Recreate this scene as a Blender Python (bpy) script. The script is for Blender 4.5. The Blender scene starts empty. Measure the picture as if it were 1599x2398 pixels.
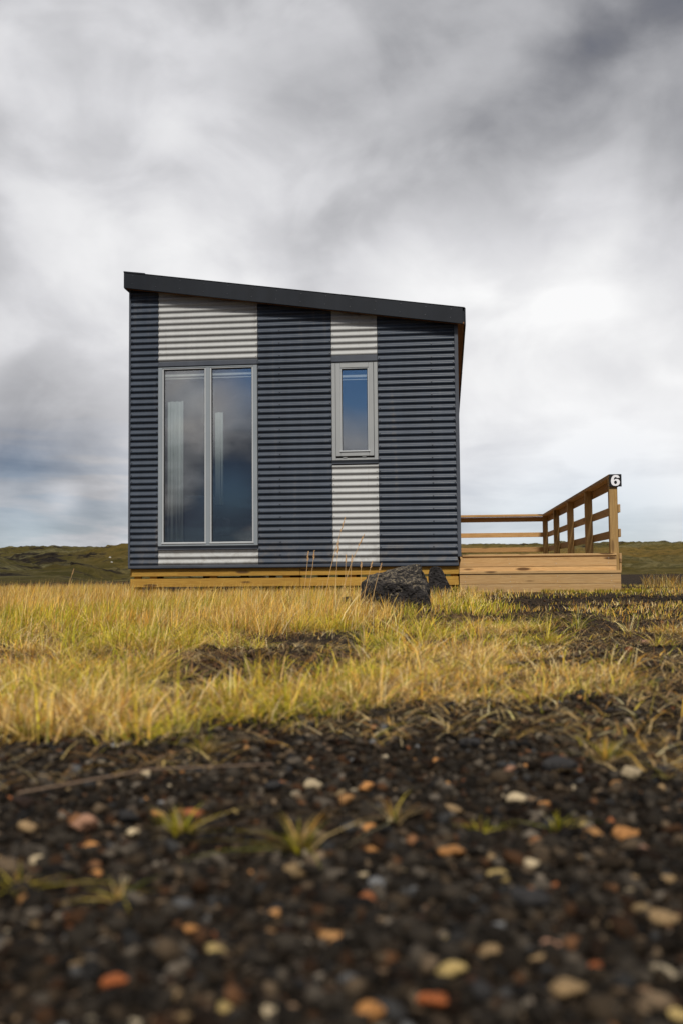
import bpy, bmesh, math, random
import numpy as np
from mathutils import Vector, Matrix

random.seed(7)
RNG = np.random.default_rng(11)
scn = bpy.context.scene
COL = scn.collection

# ------------------------------------------------------------------ camera
CAM = np.array([3.8864, -11.9099, 0.30])
YAW, PITCH, ROLL = -0.1052, 0.0606, 0.0089
FPX, PW, PH = 2332.0, 1599.0, 2398.0
_f = np.array([math.sin(YAW)*math.cos(PITCH), math.cos(YAW)*math.cos(PITCH), math.sin(PITCH)])
_r = np.array([math.cos(YAW), -math.sin(YAW), 0.0])
_u = np.cross(_r, _f)
_r, _u = _r*math.cos(ROLL)-_u*math.sin(ROLL), _u*math.cos(ROLL)+_r*math.sin(ROLL)
cd = bpy.data.cameras.new('camera')
cam = bpy.data.objects.new('camera', cd)
COL.objects.link(cam)
cd.sensor_fit = 'HORIZONTAL'
cd.sensor_width = 24.0
cd.lens = 24.0*FPX/PW
cd.clip_start = 0.05
cd.clip_end = 6000
cd.dof.use_dof = True
cd.dof.focus_distance = 11.0
cd.dof.aperture_fstop = 3.7
cd.dof.aperture_blades = 7
cam.matrix_world = Matrix(((_r[0], _u[0], -_f[0], CAM[0]), (_r[1], _u[1], -_f[1], CAM[1]),
                           (_r[2], _u[2], -_f[2], CAM[2]), (0, 0, 0, 1)))
scn.camera = cam


def ray(px, py):
    return _f + _r*(px-PW/2)/FPX - _u*(py-PH/2)/FPX


def direction(px, py, mirror=False):
    d = ray(px, py)
    d = d/np.linalg.norm(d)
    if mirror:
        d = d*np.array([1, -1, 1])
    return tuple(d)


def at_y(px, py, Y):
    d = ray(px, py)
    return CAM + d*(Y-CAM[1])/d[1]


def at_z(px, py, Z=0.0):
    d = ray(px, py)
    return CAM + d*(Z-CAM[2])/d[2]


def project(P):
    d = np.asarray(P) - CAM
    z = d @ _f
    return PW/2 + FPX*(d @ _r)/z, PH/2 - FPX*(d @ _u)/z


# ------------------------------------------------------------------ world, sun, exposure
SUN_EL, SUN_AZ = math.radians(50), math.radians(170)   # azimuth clockwise from +Y
world = bpy.data.worlds.new('World')
scn.world = world
world.use_nodes = True
wt = world.node_tree
wt.nodes.clear()


class Nodes:
    """tiny helper that writes math node chains"""
    def __init__(self, tree):
        self.t = tree

    def new(self, kind, **kw):
        n = self.t.nodes.new(kind)
        for k, v in kw.items():
            setattr(n, k, v)
        return n

    def put(self, sock, v):
        if v is None:
            return
        if isinstance(v, bpy.types.NodeSocket):
            self.t.links.new(v, sock)
        else:
            if isinstance(v, (tuple, list)) and len(v) == 3 and sock.type == 'RGBA':
                v = (*v, 1)
            sock.default_value = v

    def m(self, op, a, b=None, c=None, clamp=False):
        n = self.new('ShaderNodeMath', operation=op, use_clamp=clamp)
        self.put(n.inputs[0], a)
        self.put(n.inputs[1], b)
        self.put(n.inputs[2], c)
        return n.outputs[0]

    def vm(self, op, a, b=None, c=None):
        n = self.new('ShaderNodeVectorMath', operation=op)
        self.put(n.inputs[0], a)
        self.put(n.inputs[1], b)
        self.put(n.inputs[2], c)
        return n.outputs[1] if op in ('DOT_PRODUCT', 'LENGTH') else n.outputs[0]

    def noise(self, vec, scale, detail=4, rough=.55, dist=0.0, lac=2.0):
        n = self.new('ShaderNodeTexNoise')
        self.put(n.inputs['Vector'], vec)
        n.inputs['Scale'].default_value = scale
        n.inputs['Detail'].default_value = detail
        n.inputs['Roughness'].default_value = rough
        n.inputs['Lacunarity'].default_value = lac
        n.inputs['Distortion'].default_value = dist
        return n.outputs['Fac']

    def voro(self, vec, scale, feature='F1', out='Distance', rnd=1.0):
        n = self.new('ShaderNodeTexVoronoi', feature=feature)
        self.put(n.inputs['Vector'], vec)
        n.inputs['Scale'].default_value = scale
        n.inputs['Randomness'].default_value = rnd
        return n.outputs[out]

    def ramp(self, fac, stops, interp='LINEAR'):
        n = self.new('ShaderNodeValToRGB')
        cr = n.color_ramp
        cr.interpolation = interp
        while len(cr.elements) < len(stops):
            cr.elements.new(0.5)
        for e, (p, c) in zip(cr.elements, stops):
            e.position = p
            e.color = (*c, 1) if len(c) == 3 else c
        self.put(n.inputs[0], fac)
        return n.outputs[0]

    def mix(self, fac, a, b, blend='MIX'):
        n = self.new('ShaderNodeMix', data_type='RGBA', blend_type=blend)
        self.put(n.inputs[0], fac)
        self.put(n.inputs[6], a)
        self.put(n.inputs[7], b)
        return n.outputs[2]

    def rng(self, v, a, b, c=0.0, d=1.0, smooth=True):
        n = self.new('ShaderNodeMapRange', interpolation_type='SMOOTHSTEP' if smooth else 'LINEAR')
        self.put(n.inputs[0], v)
        for i, q in enumerate((a, b, c, d)):
            n.inputs[i+1].default_value = q
        return n.outputs[0]

    def xyz(self, v):
        n = self.new('ShaderNodeSeparateXYZ')
        self.put(n.inputs[0], v)
        return n.outputs

    def vec(self, x, y, z):
        n = self.new('ShaderNodeCombineXYZ')
        for i, q in enumerate((x, y, z)):
            self.put(n.inputs[i], q)
        return n.outputs[0]

    def bump(self, h, strength=.3, dist=.01):
        n = self.new('ShaderNodeBump')
        n.inputs['Strength'].default_value = strength
        n.inputs['Distance'].default_value = dist
        self.put(n.inputs['Height'], h)
        return n.outputs[0]


W = Nodes(wt)
tc = W.new('ShaderNodeTexCoord')
D = W.vm('NORMALIZE', tc.outputs['Generated'])
dx, dy, dz = W.xyz(D)
sky = W.new('ShaderNodeTexSky', sky_type='NISHITA', sun_disc=False)
sky.sun_elevation = SUN_EL
sky.sun_rotation = SUN_AZ
sky.air_density = 1.2
sky.dust_density = 0.6
puff = W.vm('MULTIPLY', D, (1.0, 1.0, 1.4))
n_big = W.noise(puff, 2.9, 6, .44, .5)
n_mid = W.noise(W.vm('ADD', puff, (7.3, 2.1, 3.3)), 7.5, 6, .46, .45)
strat = W.vec(W.m('MULTIPLY', dx, 3.6), W.m('MULTIPLY', dy, 3.6), W.m('MULTIPLY', dz, 22.0))
n_str = W.noise(strat, 1.35, 5, .52, .35)


def blob(d, s, w):
    """soft patch of cloud cover round a compass direction: w * exp((d.dot-1)/s^2)"""
    e = W.m('MULTIPLY', W.m('SUBTRACT', W.vm('DOT_PRODUCT', D, d), 1.0), 1.0/(s*s))
    return W.m('MULTIPLY', W.m('EXPONENT', e), w)


n_fin = W.noise(W.vm('ADD', puff, (1.7, 9.1, 4.4)), 22.0, 6, .58, .3)
lum = W.m('ADD', 0.60, W.m('MULTIPLY', W.m('SUBTRACT', W.rng(n_big, .36, .64), .5), 0.24))
lum = W.m('ADD', lum, W.m('MULTIPLY', W.m('SUBTRACT', W.rng(n_mid, .36, .66), .5), 0.17))
lum = W.m('ADD', lum, W.m('MULTIPLY', W.m('SUBTRACT', n_fin, .5), 0.11))
low = W.rng(dz, 0.20, 0.03)
back = W.m('MULTIPLY', W.rng(dy, -.05, -.60), W.rng(dz, .70, .15))
lum = W.m('ADD', lum, W.m('MULTIPLY', W.m('MULTIPLY', W.m('SUBTRACT', n_str, .5), low), W.m('ADD', .9, W.m('MULTIPLY', back, 1.5))))
BL = [((1540, 60), .15, -.20), ((1400, 180), .10, -.13), ((1130, 330), .10, -.12), ((850, 420), .09, -.10),
      ((1000, 500), .07, -.06), ((1300, 860), .15, .36), ((1480, 1060), .11, .16), ((960, 640), .06, .16), ((60, 60), .15, .09),
      ((40, 1060), .065, -.30), ((160, 1090), .05, -.10), ((150, 1165), .012, .25), ((60, 1230), .02, .15), ((60, 790), .05, -.05),
      ((1350, 1300), .06, -.16), ((500, 570), .05, .15), ((250, 420), .06, -.05), ((120, 640), .10, .14)]
for (a, s, w) in BL:
    lum = W.m('ADD', lum, blob(direction(*a), s, w))
lum = W.m('ADD', lum, W.m('MULTIPLY', back, W.m('ADD', W.m('MULTIPLY', W.m('SUBTRACT', n_fin, .5), .9), W.m('MULTIPLY', W.m('SUBTRACT', n_mid, .5), .9))))
# stormier sky low behind the camera, the one the panes mirror
lum = W.m('SUBTRACT', lum, W.m('MULTIPLY', back, .38))
BB = [((545, 950), .026, .60), ((425, 1000), .028, .50), ((540, 1190), .035, -.16), ((540, 1060), .02, -.12),
      ((575, 1262), .012, .60), ((820, 1040), .030, .55), ((425, 890), .030, .42), ((450, 1130), .012, .30)]
for (a, s, w) in BB:
    lum = W.m('ADD', lum, blob(direction(*a, True), s, w))
cloud = W.ramp(lum, [(.05, (.085, .10, .145)), (.24, (.205, .210, .235)), (.45, (.405, .408, .430)),
                     (.72, (.69, .69, .715)), (1.0, (.955, .955, .96))])
warm = W.m('MULTIPLY', back, W.rng(n_mid, .42, .60))
cloud = W.mix(W.m('MULTIPLY', warm, .4), cloud, (1.0, .80, .62), 'MULTIPLY')
# gaps of blue in the cover
gap = W.m('MULTIPLY', W.m('MULTIPLY', W.rng(n_str, .52, .42), low), .18)
gap = W.m('MULTIPLY', gap, W.rng(dx, .10, -.25))
for (a, s, w, mir) in [((40, 1110), .030, .12, False), ((60, 1290), .03, .22, False), ((1450, 1310), .06, .40, False), ((1150, 1310), .06, .25, False),
                       ((850, 890), .036, 1.2, True), ((610, 850), .032, .95, True), ((540, 1150), .020, .35, True)]:
    gap = W.m('ADD', gap, blob(direction(*a, mir), s, w))
gap = W.m('MINIMUM', gap, .92)
skyc = W.vm('SCALE', sky.outputs[0], None)
skyc.node.inputs['Scale'].default_value = .75
blue = W.mix(1.0, skyc, (.45, .74, 1.2), 'MULTIPLY')
cl10 = W.vm('SCALE', cloud, None)
cl10.node.inputs['Scale'].default_value = 10.0
bg = W.new('ShaderNodeBackground')
bg.inputs['Strength'].default_value = 0.1
W.put(bg.inputs['Color'], W.mix(gap, cl10, blue))
wo = W.new('ShaderNodeOutputWorld')
wt.links.new(bg.outputs[0], wo.inputs[0])

sd = bpy.data.lights.new('sun', 'SUN')
sd.energy = 4.0
sd.angle = math.radians(8)
sd.color = (1.0, .94, .84)
sun = bpy.data.objects.new('sun', sd)
COL.objects.link(sun)
sv = Vector((math.sin(SUN_AZ)*math.cos(SUN_EL), math.cos(SUN_AZ)*math.cos(SUN_EL), math.sin(SUN_EL)))
sun.rotation_euler = sv.to_track_quat('Z', 'Y').to_euler()
sun.location = (0, -20, 20)

scn.view_settings.view_transform = 'Standard'
scn.view_settings.look = 'None'
scn.view_settings.exposure = 0.0
scn.view_settings.gamma = 1.0
scn.render.engine = 'CYCLES'
scn.cycles.max_bounces = 8
scn.cycles.transparent_max_bounces = 12


# ------------------------------------------------------------------ helpers
def lin(r, g, b):
    f = lambda c: (c/255/12.92) if c/255 <= .04045 else ((c/255+.055)/1.055)**2.4
    return (f(r), f(g), f(b))


def material(name):
    m = bpy.data.materials.new(name)
    m.use_nodes = True
    t = m.node_tree
    t.nodes.clear()
    N = Nodes(t)
    out = N.new('ShaderNodeOutputMaterial')
    p = N.new('ShaderNodeBsdfPrincipled')
    t.links.new(p.outputs[0], out.inputs[0])
    return m, N, p, out


def link(name, me, mat=None, parent=None):
    o = bpy.data.objects.new(name, me)
    COL.objects.link(o)
    if mat is not None and len(me.materials) == 0:
        me.materials.append(mat)
    if parent is not None:
        o.parent = parent
    return o


def empty(name, loc=(0, 0, 0)):
    o = bpy.data.objects.new(name, None)
    COL.objects.link(o)
    o.location = loc
    o.empty_display_size = .1
    return o


def tag(o, label, cat, group=None, kind=None):
    o['label'] = label
    if cat:
        o['category'] = cat
    if group:
        o['group'] = group
    if kind:
        o['kind'] = kind
    return o


class MB:
    """collects shapes for ONE mesh object"""
    def __init__(self):
        self.v, self.f = [], []

    def box(self, x0, x1, y0, y1, z0, z1):
        b = len(self.v)
        self.v += [(x, y, z) for z in (z0, z1) for y in (y0, y1) for x in (x0, x1)]
        self.f += [tuple(b+i for i in q) for q in ((0, 2, 3, 1), (4, 5, 7, 6), (0, 1, 5, 4), (2, 6, 7, 3), (0, 4, 6, 2), (1, 3, 7, 5))]
        return self

    def prism(self, pts, y0, y1):
        """polygon given in x,z pushed from y0 to y1"""
        b, n = len(self.v), len(pts)
        self.v += [(x, y0, z) for x, z in pts] + [(x, y1, z) for x, z in pts]
        self.f += [tuple(b+i for i in range(n)), tuple(b+n+i for i in reversed(range(n)))]
        self.f += [(b+i, b+n+i, b+n+(i+1) % n, b+(i+1) % n) for i in range(n)]
        return self

    def dome(self, c, r, h, axis=1, n=7):
        """small screw head facing -y"""
        b = len(self.v)
        for q, k in ((1.0, 0), (.75, .75)):
            self.v += [(c[0]+r*q*math.cos(2*math.pi*i/n), c[1]-h*k, c[2]+r*q*math.sin(2*math.pi*i/n)) for i in range(n)]
        self.v.append((c[0], c[1]-h, c[2]))
        for i in range(n):
            j = (i+1) % n
            self.f += [(b+i, b+j, b+n+j, b+n+i), (b+n+i, b+n+j, b+2*n)]
        return self

    def tube(self, pts, rad, n=6):
        pts = [Vector(p) for p in pts]
        b = len(self.v)
        for i, p in enumerate(pts):
            t = (pts[min(i+1, len(pts)-1)] - pts[max(i-1, 0)]).normalized()
            a = t.orthogonal().normalized()
            c = t.cross(a)
            r = rad[i] if isinstance(rad, (list, tuple)) else rad
            self.v += [tuple(p + (a*math.cos(2*math.pi*k/n) + c*math.sin(2*math.pi*k/n))*r) for k in range(n)]
        for i in range(len(pts)-1):
            for k in range(n):
                j = (k+1) % n
                self.f.append((b+i*n+k, b+i*n+j, b+(i+1)*n+j, b+(i+1)*n+k))
        self.f.append(tuple(b+k for k in reversed(range(n))))
        self.f.append(tuple(b+(len(pts)-1)*n+k for k in range(n)))
        return self

    def mesh(self, name, bevel=0.0, seg=1, smooth=False):
        me = bpy.data.meshes.new(name)
        me.from_pydata(self.v, [], self.f)
        bm = bmesh.new()
        bm.from_mesh(me)
        bmesh.ops.recalc_face_normals(bm, faces=bm.faces)
        if bevel:
            es = [e for e in bm.edges if len(e.link_faces) == 2 and e.calc_face_angle(0) > .6]
            bmesh.ops.bevel(bm, geom=es, offset=bevel, segments=seg, profile=.6, affect='EDGES')
        bm.to_mesh(me)
        bm.free()
        if smooth:
            for p in me.polygons:
                p.use_smooth = True
        return me

    def build(self, name, mat, parent=None, bevel=0.0, seg=1, smooth=False):
        return link(name, self.mesh(name, bevel, seg, smooth), mat, parent)


def box(name, mat, parent, x0, x1, y0, y1, z0, z1, bevel=0.0, seg=1):
    return MB().box(x0, x1, y0, y1, z0, z1).build(name, mat, parent, bevel, seg)


def _hash(ix, iy, s):
    h = (ix.astype(np.int64)*374761393 + iy.astype(np.int64)*668265263 + s*1442695041) & 0xffffffff
    h = ((h ^ (h >> 13))*1274126177) & 0xffffffff
    return ((h ^ (h >> 16)) & 0xffffff)/float(0xffffff)


def vnoise(x, y, s=0):
    ix, iy = np.floor(x), np.floor(y)
    fx, fy = x-ix, y-iy
    fx, fy = fx*fx*(3-2*fx), fy*fy*(3-2*fy)
    a, b = _hash(ix, iy, s), _hash(ix+1, iy, s)
    c, d = _hash(ix, iy+1, s), _hash(ix+1, iy+1, s)
    return (a*(1-fx)+b*fx)*(1-fy) + (c*(1-fx)+d*fx)*fy


def fbm(x, y, s=0, o=4, g=.5):
    v, a, t = 0, 1.0, 0
    for i in range(o):
        v = v + a*vnoise(x*2**i+i*17.3, y*2**i+i*9.1, s+i)
        t += a
        a *= g
    return v/t


def big_mesh(name, V, tris, colors=None, smooth=False):
    """fast mesh from numpy arrays, optional colour for each vertex"""
    me = bpy.data.meshes.new(name)
    nv, nt = len(V), len(tris)
    me.vertices.add(nv)
    me.vertices.foreach_set('co', np.ascontiguousarray(V, dtype=np.float32).ravel())
    me.loops.add(nt*3)
    me.loops.foreach_set('vertex_index', np.ascontiguousarray(tris, dtype=np.int32).ravel())
    me.polygons.add(nt)
    me.polygons.foreach_set('loop_start', np.arange(nt, dtype=np.int32)*3)
    me.polygons.foreach_set('loop_total', np.full(nt, 3, dtype=np.int32))
    if smooth:
        me.polygons.foreach_set('use_smooth', np.ones(nt, dtype=bool))
    me.update(calc_edges=True)
    if colors is not None:
        ca = me.color_attributes.new('tint', 'FLOAT_COLOR', 'POINT')
        c4 = np.ones((nv, 4), dtype=np.float32)
        c4[:, :3] = colors
        ca.data.foreach_set('color', c4.ravel())
    return me


# ------------------------------------------------------------------ materials
def metal_paint(name, col, rough=.38, dirt=.10, spec=.5, mud=False):
    m, N, p, _ = material(name)
    g = N.new('ShaderNodeNewGeometry')
    n1 = N.noise(g.outputs['Position'], 1.7, 5, .6)
    n2 = N.noise(N.vm('MULTIPLY', g.outputs['Position'], (9, 9, .7)), 1.0, 4, .6)
    v = N.m('ADD', N.m('MULTIPLY', n1, .5), N.m('MULTIPLY', n2, .5))
    c = N.mix(N.rng(v, .35, .65), tuple(q*(1-dirt) for q in col), tuple(min(1, q*(1+dirt)) for q in col))
    if mud:
        # dust splashed up from the soil, thinning out half a metre above it
        z_ = N.xyz(g.outputs['Position'])[2]
        sp = N.m('MULTIPLY', N.rng(z_, .85, .38), N.rng(N.noise(g.outputs['Position'], 9, 6, .7), .42, .70))
        run = N.m('MULTIPLY', N.rng(n2, .56, .74), .35)
        c = N.mix(N.m('MAXIMUM', N.m('MULTIPLY', sp, .55), run), c, (.115, .10, .082))
    N.put(p.inputs['Base Color'], c)
    N.put(p.inputs['Roughness'], N.rng(n1, .3, .7, rough-.06, rough+.08))
    p.inputs['Specular IOR Level'].default_value = spec
    return m


DARK = metal_paint('dark_blue_grey_cladding', (.032, .044, .066), .46, .14, .35, True)
LIGHT = metal_paint('silver_white_cladding', (.355, .365, .37), .50, .06, .35, True)
FASCIA = metal_paint('charcoal_flashing', (.009, .012, .018), .52, .15, .25)
TRIM = metal_paint('slate_trim', (.055, .064, .083), .42)
FRAME = metal_paint('grey_aluminium_frame', (.225, .255, .285), .38, .05)
FRAME2 = metal_paint('warm_grey_window_frame', (.30, .315, .325), .42, .05)
BEAD = metal_paint('pale_glazing_bead', (.42, .445, .47), .30, .03)
GASKET = metal_paint('black_rubber_gasket', (.012, .012, .014), .6)
SCREW_D = metal_paint('dark_screw_head', (.03, .035, .045), .35)
SCREW_L = metal_paint('zinc_screw_head', (.42, .42, .41), .35)
PAINTED = metal_paint('white_interior_paint', (.60, .60, .57), .7)
INNER = metal_paint('brown_interior_panelling', (.06, .052, .045), .7)
BLACK = metal_paint('black_sign_plate', (.010, .010, .012), .35)
WHITE = metal_paint('white_sign_lettering', (.78, .79, .84), .4, .02)


def wood(name, c_light, c_dark, axis, knots=.9, grey=0.0):
    """planed timber with grain along one axis, knots, and weathering"""
    m, N, p, _ = material(name)
    g = N.new('ShaderNodeNewGeometry')
    oi = N.new('ShaderNodeObjectInfo')
    off = N.vm('SCALE', N.vec(oi.outputs['Random'], N.m('MULTIPLY', oi.outputs['Random'], 7.7), N.m('MULTIPLY', oi.outputs['Random'], 3.1)), None)
    off.node.inputs['Scale'].default_value = 40
    pos = N.vm('ADD', g.outputs['Position'], off)
    s_long, s_cross = 1.3, 26.0
    sc = [s_cross]*3
    sc[axis] = s_long
    st = N.vm('MULTIPLY', pos, tuple(sc))
    ks = [9.5]*3
    ks[axis] = 2.1
    kd = N.voro(N.vm('MULTIPLY', pos, tuple(ks)), 1.0)
    warp = N.m('MULTIPLY', N.rng(kd, .42, .05), 1.6)
    w = N.noise(N.vm('ADD', st, N.vec(warp, warp, warp)), 1.0, 3, .5, 1.6)
    rings = N.m('SINE', N.m('MULTIPLY', w, 34))
    rings = N.rng(rings, -1, 1)
    fine = N.noise(N.vm('MULTIPLY', st, (4, 4, 4) if True else None), 1.0, 3, .7)
    blot = N.noise(pos, 2.2, 3, .5)
    base = N.mix(N.m('MULTIPLY', rings, .75), c_light, c_dark)
    base = N.mix(N.rng(fine, .35, .75, 0, .45), base, tuple(q*.62 for q in c_dark))
    base = N.mix(N.rng(blot, .3, .75, 0, .35), base, tuple(q*.75 for q in c_light))
    if grey:
        base = N.mix(N.rng(N.noise(st, .6, 4, .6), .35, .7, 0, grey), base, (.30, .255, .20))
    kn = N.m('MULTIPLY', N.rng(kd, .24, .13), knots)
    base = N.mix(kn, base, (.085, .042, .016))
    # each board its own tone
    tone = N.rng(oi.outputs['Random'], 0, 1, .80, 1.12, False)
    base = N.mix(1.0, base, N.vec(tone, tone, tone), 'MULTIPLY')
    N.put(p.inputs['Base Color'], base)
    p.inputs['Roughness'].default_value = .72
    p.inputs['Specular IOR Level'].default_value = .25
    h = N.m('ADD', N.m('MULTIPLY', rings, .5), fine)
    N.put(p.inputs['Normal'], N.bump(h, .25, .002))
    return m


DECKX = wood('deck_timber_along_x', (.55, .355, .160), (.44, .255, .100), 0, .95, .15)
DECKY = wood('rail_timber_along_y', (.41, .255, .110), (.29, .165, .062), 1, .7, .15)
POSTZ = wood('post_timber_upright', (.40, .250, .090), (.28, .160, .050), 2, .6, .1)
RAILX = wood('rail_timber_along_x', (.44, .265, .110), (.33, .180, .066), 0, .9)
SKIRT = wood('golden_skirt_timber', (.45, .265, .050), (.33, .170, .028), 0, .9)
SOFFIT = wood('brown_soffit_timber', (.25, .130, .058), (.17, .080, .034), 1, .5)
FLOORW = wood('interior_floor_timber', (.12, .08, .045), (.08, .05, .03), 0, .3)

# ------------------------------------------------------------------ glass
mg, N, p, out = material('window_glass')
N.t.nodes.remove(p)
lw = N.new('ShaderNodeLayerWeight')
lw.inputs['Blend'].default_value = .5
refl = N.m('ADD', .16, N.m('MULTIPLY', N.m('POWER', lw.outputs['Facing'], 5.0), .84))
gl = N.new('ShaderNodeBsdfGlossy')
gl.inputs['Roughness'].default_value = .015
gl.inputs['Color'].default_value = (1, 1, 1, 1)
tr = N.new('ShaderNodeBsdfTransparent')
tr.inputs['Color'].default_value = (.86, .89, .90, 1)
geo = N.new('ShaderNodeNewGeometry')
wob = N.noise(geo.outputs['Position'], 1.1, 2, .5)
nb = N.bump(wob, .10, .002)
N.put(gl.inputs['Normal'], nb)
ms = N.new('ShaderNodeMixShader')
N.put(ms.inputs[0], refl)
N.t.links.new(tr.outputs[0], ms.inputs[1])
N.t.links.new(gl.outputs[0], ms.inputs[2])
N.t.links.new(ms.outputs[0], out.inputs[0])
GLASS = mg

# ------------------------------------------------------------------ ground
m, N, p, _ = material('dark_lava_soil')
g = N.new('ShaderNodeNewGeometry')
P = g.outputs['Position']
vf = N.voro(P, 85, 'F1', 'Distance')
vcol = N.voro(P, 85, 'F1', 'Color')
big = N.noise(P, .55, 5, .6)
fine = N.noise(P, 22, 5, .65)
rr = N.xyz(vcol)[0]
c = N.ramp(rr, [(0, (.007, .006, .005)), (.45, (.014, .012, .010)), (.75, (.030, .022, .016)), (.93, (.06, .044, .030)), (1, (.20, .13, .08))])
c = N.mix(N.rng(fine, .4, .7, 0, .6), c, (.030, .021, .015))
c = N.mix(N.rng(big, .45, .70, 0, .5), c, (.050, .036, .024))
N.put(p.inputs['Base Color'], c)
p.inputs['Roughness'].default_value = 1.0
p.inputs['Specular IOR Level'].default_value = .03
N.put(p.inputs['Normal'], N.bump(N.m('ADD', N.m('MULTIPLY', N.m('SUBTRACT', .5, vf), 1.0), fine), .8, .012))
SOIL = m


def ground_h(x, y):
    d = np.hypot(x-CAM[0], y-CAM[1])
    und = (fbm(x*.9, y*.9, 3, 3)-.5)*.05*np.clip((d-1.2)/2.5, 0, 1)
    micro = (fbm(x*6, y*6, 5, 3)-.5)*.022
    rise = .012*np.clip((d-1.7)/1.2, 0, 1)
    near_house = np.clip((d-9.5)/2, 0, 1)
    t = np.clip((d-9.3)/2.2, 0, 1)
    return ((und + micro + rise)*(1-.75*near_house) + .042*t*t*(3-2*t))*np.clip(1-(d-25)/20, 0, 1)


def graded(a, b, centre, fine_half, step, grow):
    c = list(np.arange(centre-fine_half, centre+fine_half+1e-6, step))
    s = step
    while c[-1] < b:
        s *= grow
        c.append(c[-1]+s)
    s = step
    while c[0] > a:
        s *= grow
        c.insert(0, c[0]-s)
    return np.array(c)


gx = graded(-2500, 2500, CAM[0], 1.4, .025, 1.055)
gy = graded(-2500, 2500, CAM[1]+1.6, 1.5, .025, 1.055)
GX, GY = np.meshgrid(gx, gy)
GZ = ground_h(GX, GY)
nx, ny = len(gx), len(gy)
idx = np.arange(nx*ny).reshape(ny, nx)
q = np.stack([idx[:-1, :-1], idx[:-1, 1:], idx[1:, 1:], idx[1:, :-1]], -1).reshape(-1, 4)
tris = np.concatenate([q[:, [0, 1, 2]], q[:, [0, 2, 3]]])
ground = link('ground', big_mesh('ground', np.stack([GX, GY, GZ], -1).reshape(-1, 3), tris, None, True), SOIL)
ground['kind'] = 'structure'

# ------------------------------------------------------------------ mossy lava hills
m, N, p, _ = material('mossy_lava_hills')
g = N.new('ShaderNodeNewGeometry')
P = g.outputs['Position']
a1 = N.noise(P, .045, 5, .6, .4)
a2 = N.noise(P, .30, 8, .68, .5)
a3 = N.noise(P, 1.3, 6, .7, .3)
at = N.new('ShaderNodeAttribute', attribute_name='tint')
ax = N.xyz(at.outputs['Vector'])
moss = N.mix(N.rng(a2, .35, .65), (.070, .060, .016), (.150, .112, .026))
pale = N.mix(N.rng(a3, .4, .6), (.24, .21, .105), (.105, .100, .045))
gold = N.mix(N.rng(a3, .3, .7), (.25, .165, .042), (.15, .10, .030))
lava = N.mix(N.rng(a3, .35, .65), (.010, .008, .006), (.035, .027, .020))
c = N.mix(N.rng(N.m('ADD', N.m('MULTIPLY', a1, .6), N.m('MULTIPLY', a2, .4)), .44, .58, 0, .9), moss, pale)
c = N.mix(N.m('MULTIPLY', ax[0], N.rng(a2, .30, .55)), c, gold)
lm = N.m('ADD', ax[1], N.m('MULTIPLY', N.m('SUBTRACT', a2, .5), 2.2))
c = N.mix(N.rng(lm, .45, .75), c, lava)
N.put(p.inputs['Base Color'], c)
p.inputs['Roughness'].default_value = 1
p.inputs['Specular IOR Level'].default_value = .05
N.put(p.inputs['Normal'], N.bump(N.m('ADD', a2, a3), 1.0, 1.4))
HILL = m

az = np.radians(np.arange(-50, 38.01, .15))
rad = np.geomspace(26, 800, 330)
AZ, RR = np.meshgrid(az, rad)
HX, HY = CAM[0]+RR*np.sin(AZ), CAM[1]+RR*np.cos(AZ)
ad = np.degrees(AZ)


def sstep(a, b, x):
    t = np.clip((x-a)/(b-a), 0, 1)
    return t*t*(3-2*t)


def bell(x, c, s):
    return np.exp(-((x-c)/s)**2)


wob = fbm(HX*.012, HY*.012, 21, 4)-.5
# far plain climbs to a long ridge
h = 8.2*sstep(95, 340, RR*(1+.25*wob)) + 5.0*sstep(340, 900, RR)
h += 2.4*(fbm(HX*.02, HY*.02, 33, 4)-.5)*sstep(60, 200, RR)
# green mound at the far left, broad hill behind the cabin, near bank on the right
h += 1.75*bell(ad, -26.5, 3.2)*bell(RR, 88, 26)
h += 1.1*bell(ad, -20.8, 1.6)*bell(RR, 70, 16)
h += (6.4 + 1.2*wob)*bell(ad, -9.0, 10.6)*bell(RR, 150, 42)
h += 1.3*sstep(2, 8, ad)*bell(RR, 120, 45)
h += .55*sstep(-19, -22, ad)*bell(RR, 44, 12)
h += 2.6*(fbm(HX*.05, HY*.05, 133, 3)-.5)*sstep(45, 110, RR)
lumps = np.abs(fbm(HX*.14, HY*.14, 55, 4)-.5)*2.6
h += (1.5*(fbm(HX*.16, HY*.16, 71, 4, .55)-.5) - .55*lumps)*sstep(30, 75, RR)*(.55+.8*sstep(100, 250, RR))
h += 1.25*(fbm(HX*.42, HY*.42, 91, 4, .6)-.5)*sstep(30, 60, RR)
right = sstep(-2, 3, ad)
start = 30 + 34*right
h = h*sstep(0, 1, (RR-start)/28) - .25*(1-sstep(0, 1, (RR-start+4)/10))
gold_w = np.clip(bell(RR, 190, 70)*right*1.3 + .5*bell(ad, -19, 2.2)*bell(RR, 150, 60), 0, 1)
lava_w = np.clip(.40 + .10*sstep(-15, -20, ad) + .40*sstep(270, 380, RR) - .30*bell(ad, -12, 7.5)*bell(RR, 150, 50) + .30*bell(ad, -24, 3.5)*bell(RR, 130, 40) - .18*right*(1-sstep(210, 330, RR)), 0, 1)
cols = np.stack([gold_w, lava_w, wob*0], -1).reshape(-1, 3)
nr, na = RR.shape
idx = np.arange(nr*na).reshape(nr, na)
q = np.stack([idx[:-1, :-1], idx[:-1, 1:], idx[1:, 1:], idx[1:, :-1]], -1).reshape(-1, 4)
tris = np.concatenate([q[:, [0, 2, 1]], q[:, [0, 3, 2]]])
hills = link('hills', big_mesh('hills', np.stack([HX, HY, h], -1).reshape(-1, 3), tris, cols, True), HILL)
hills['kind'] = 'structure'

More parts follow.
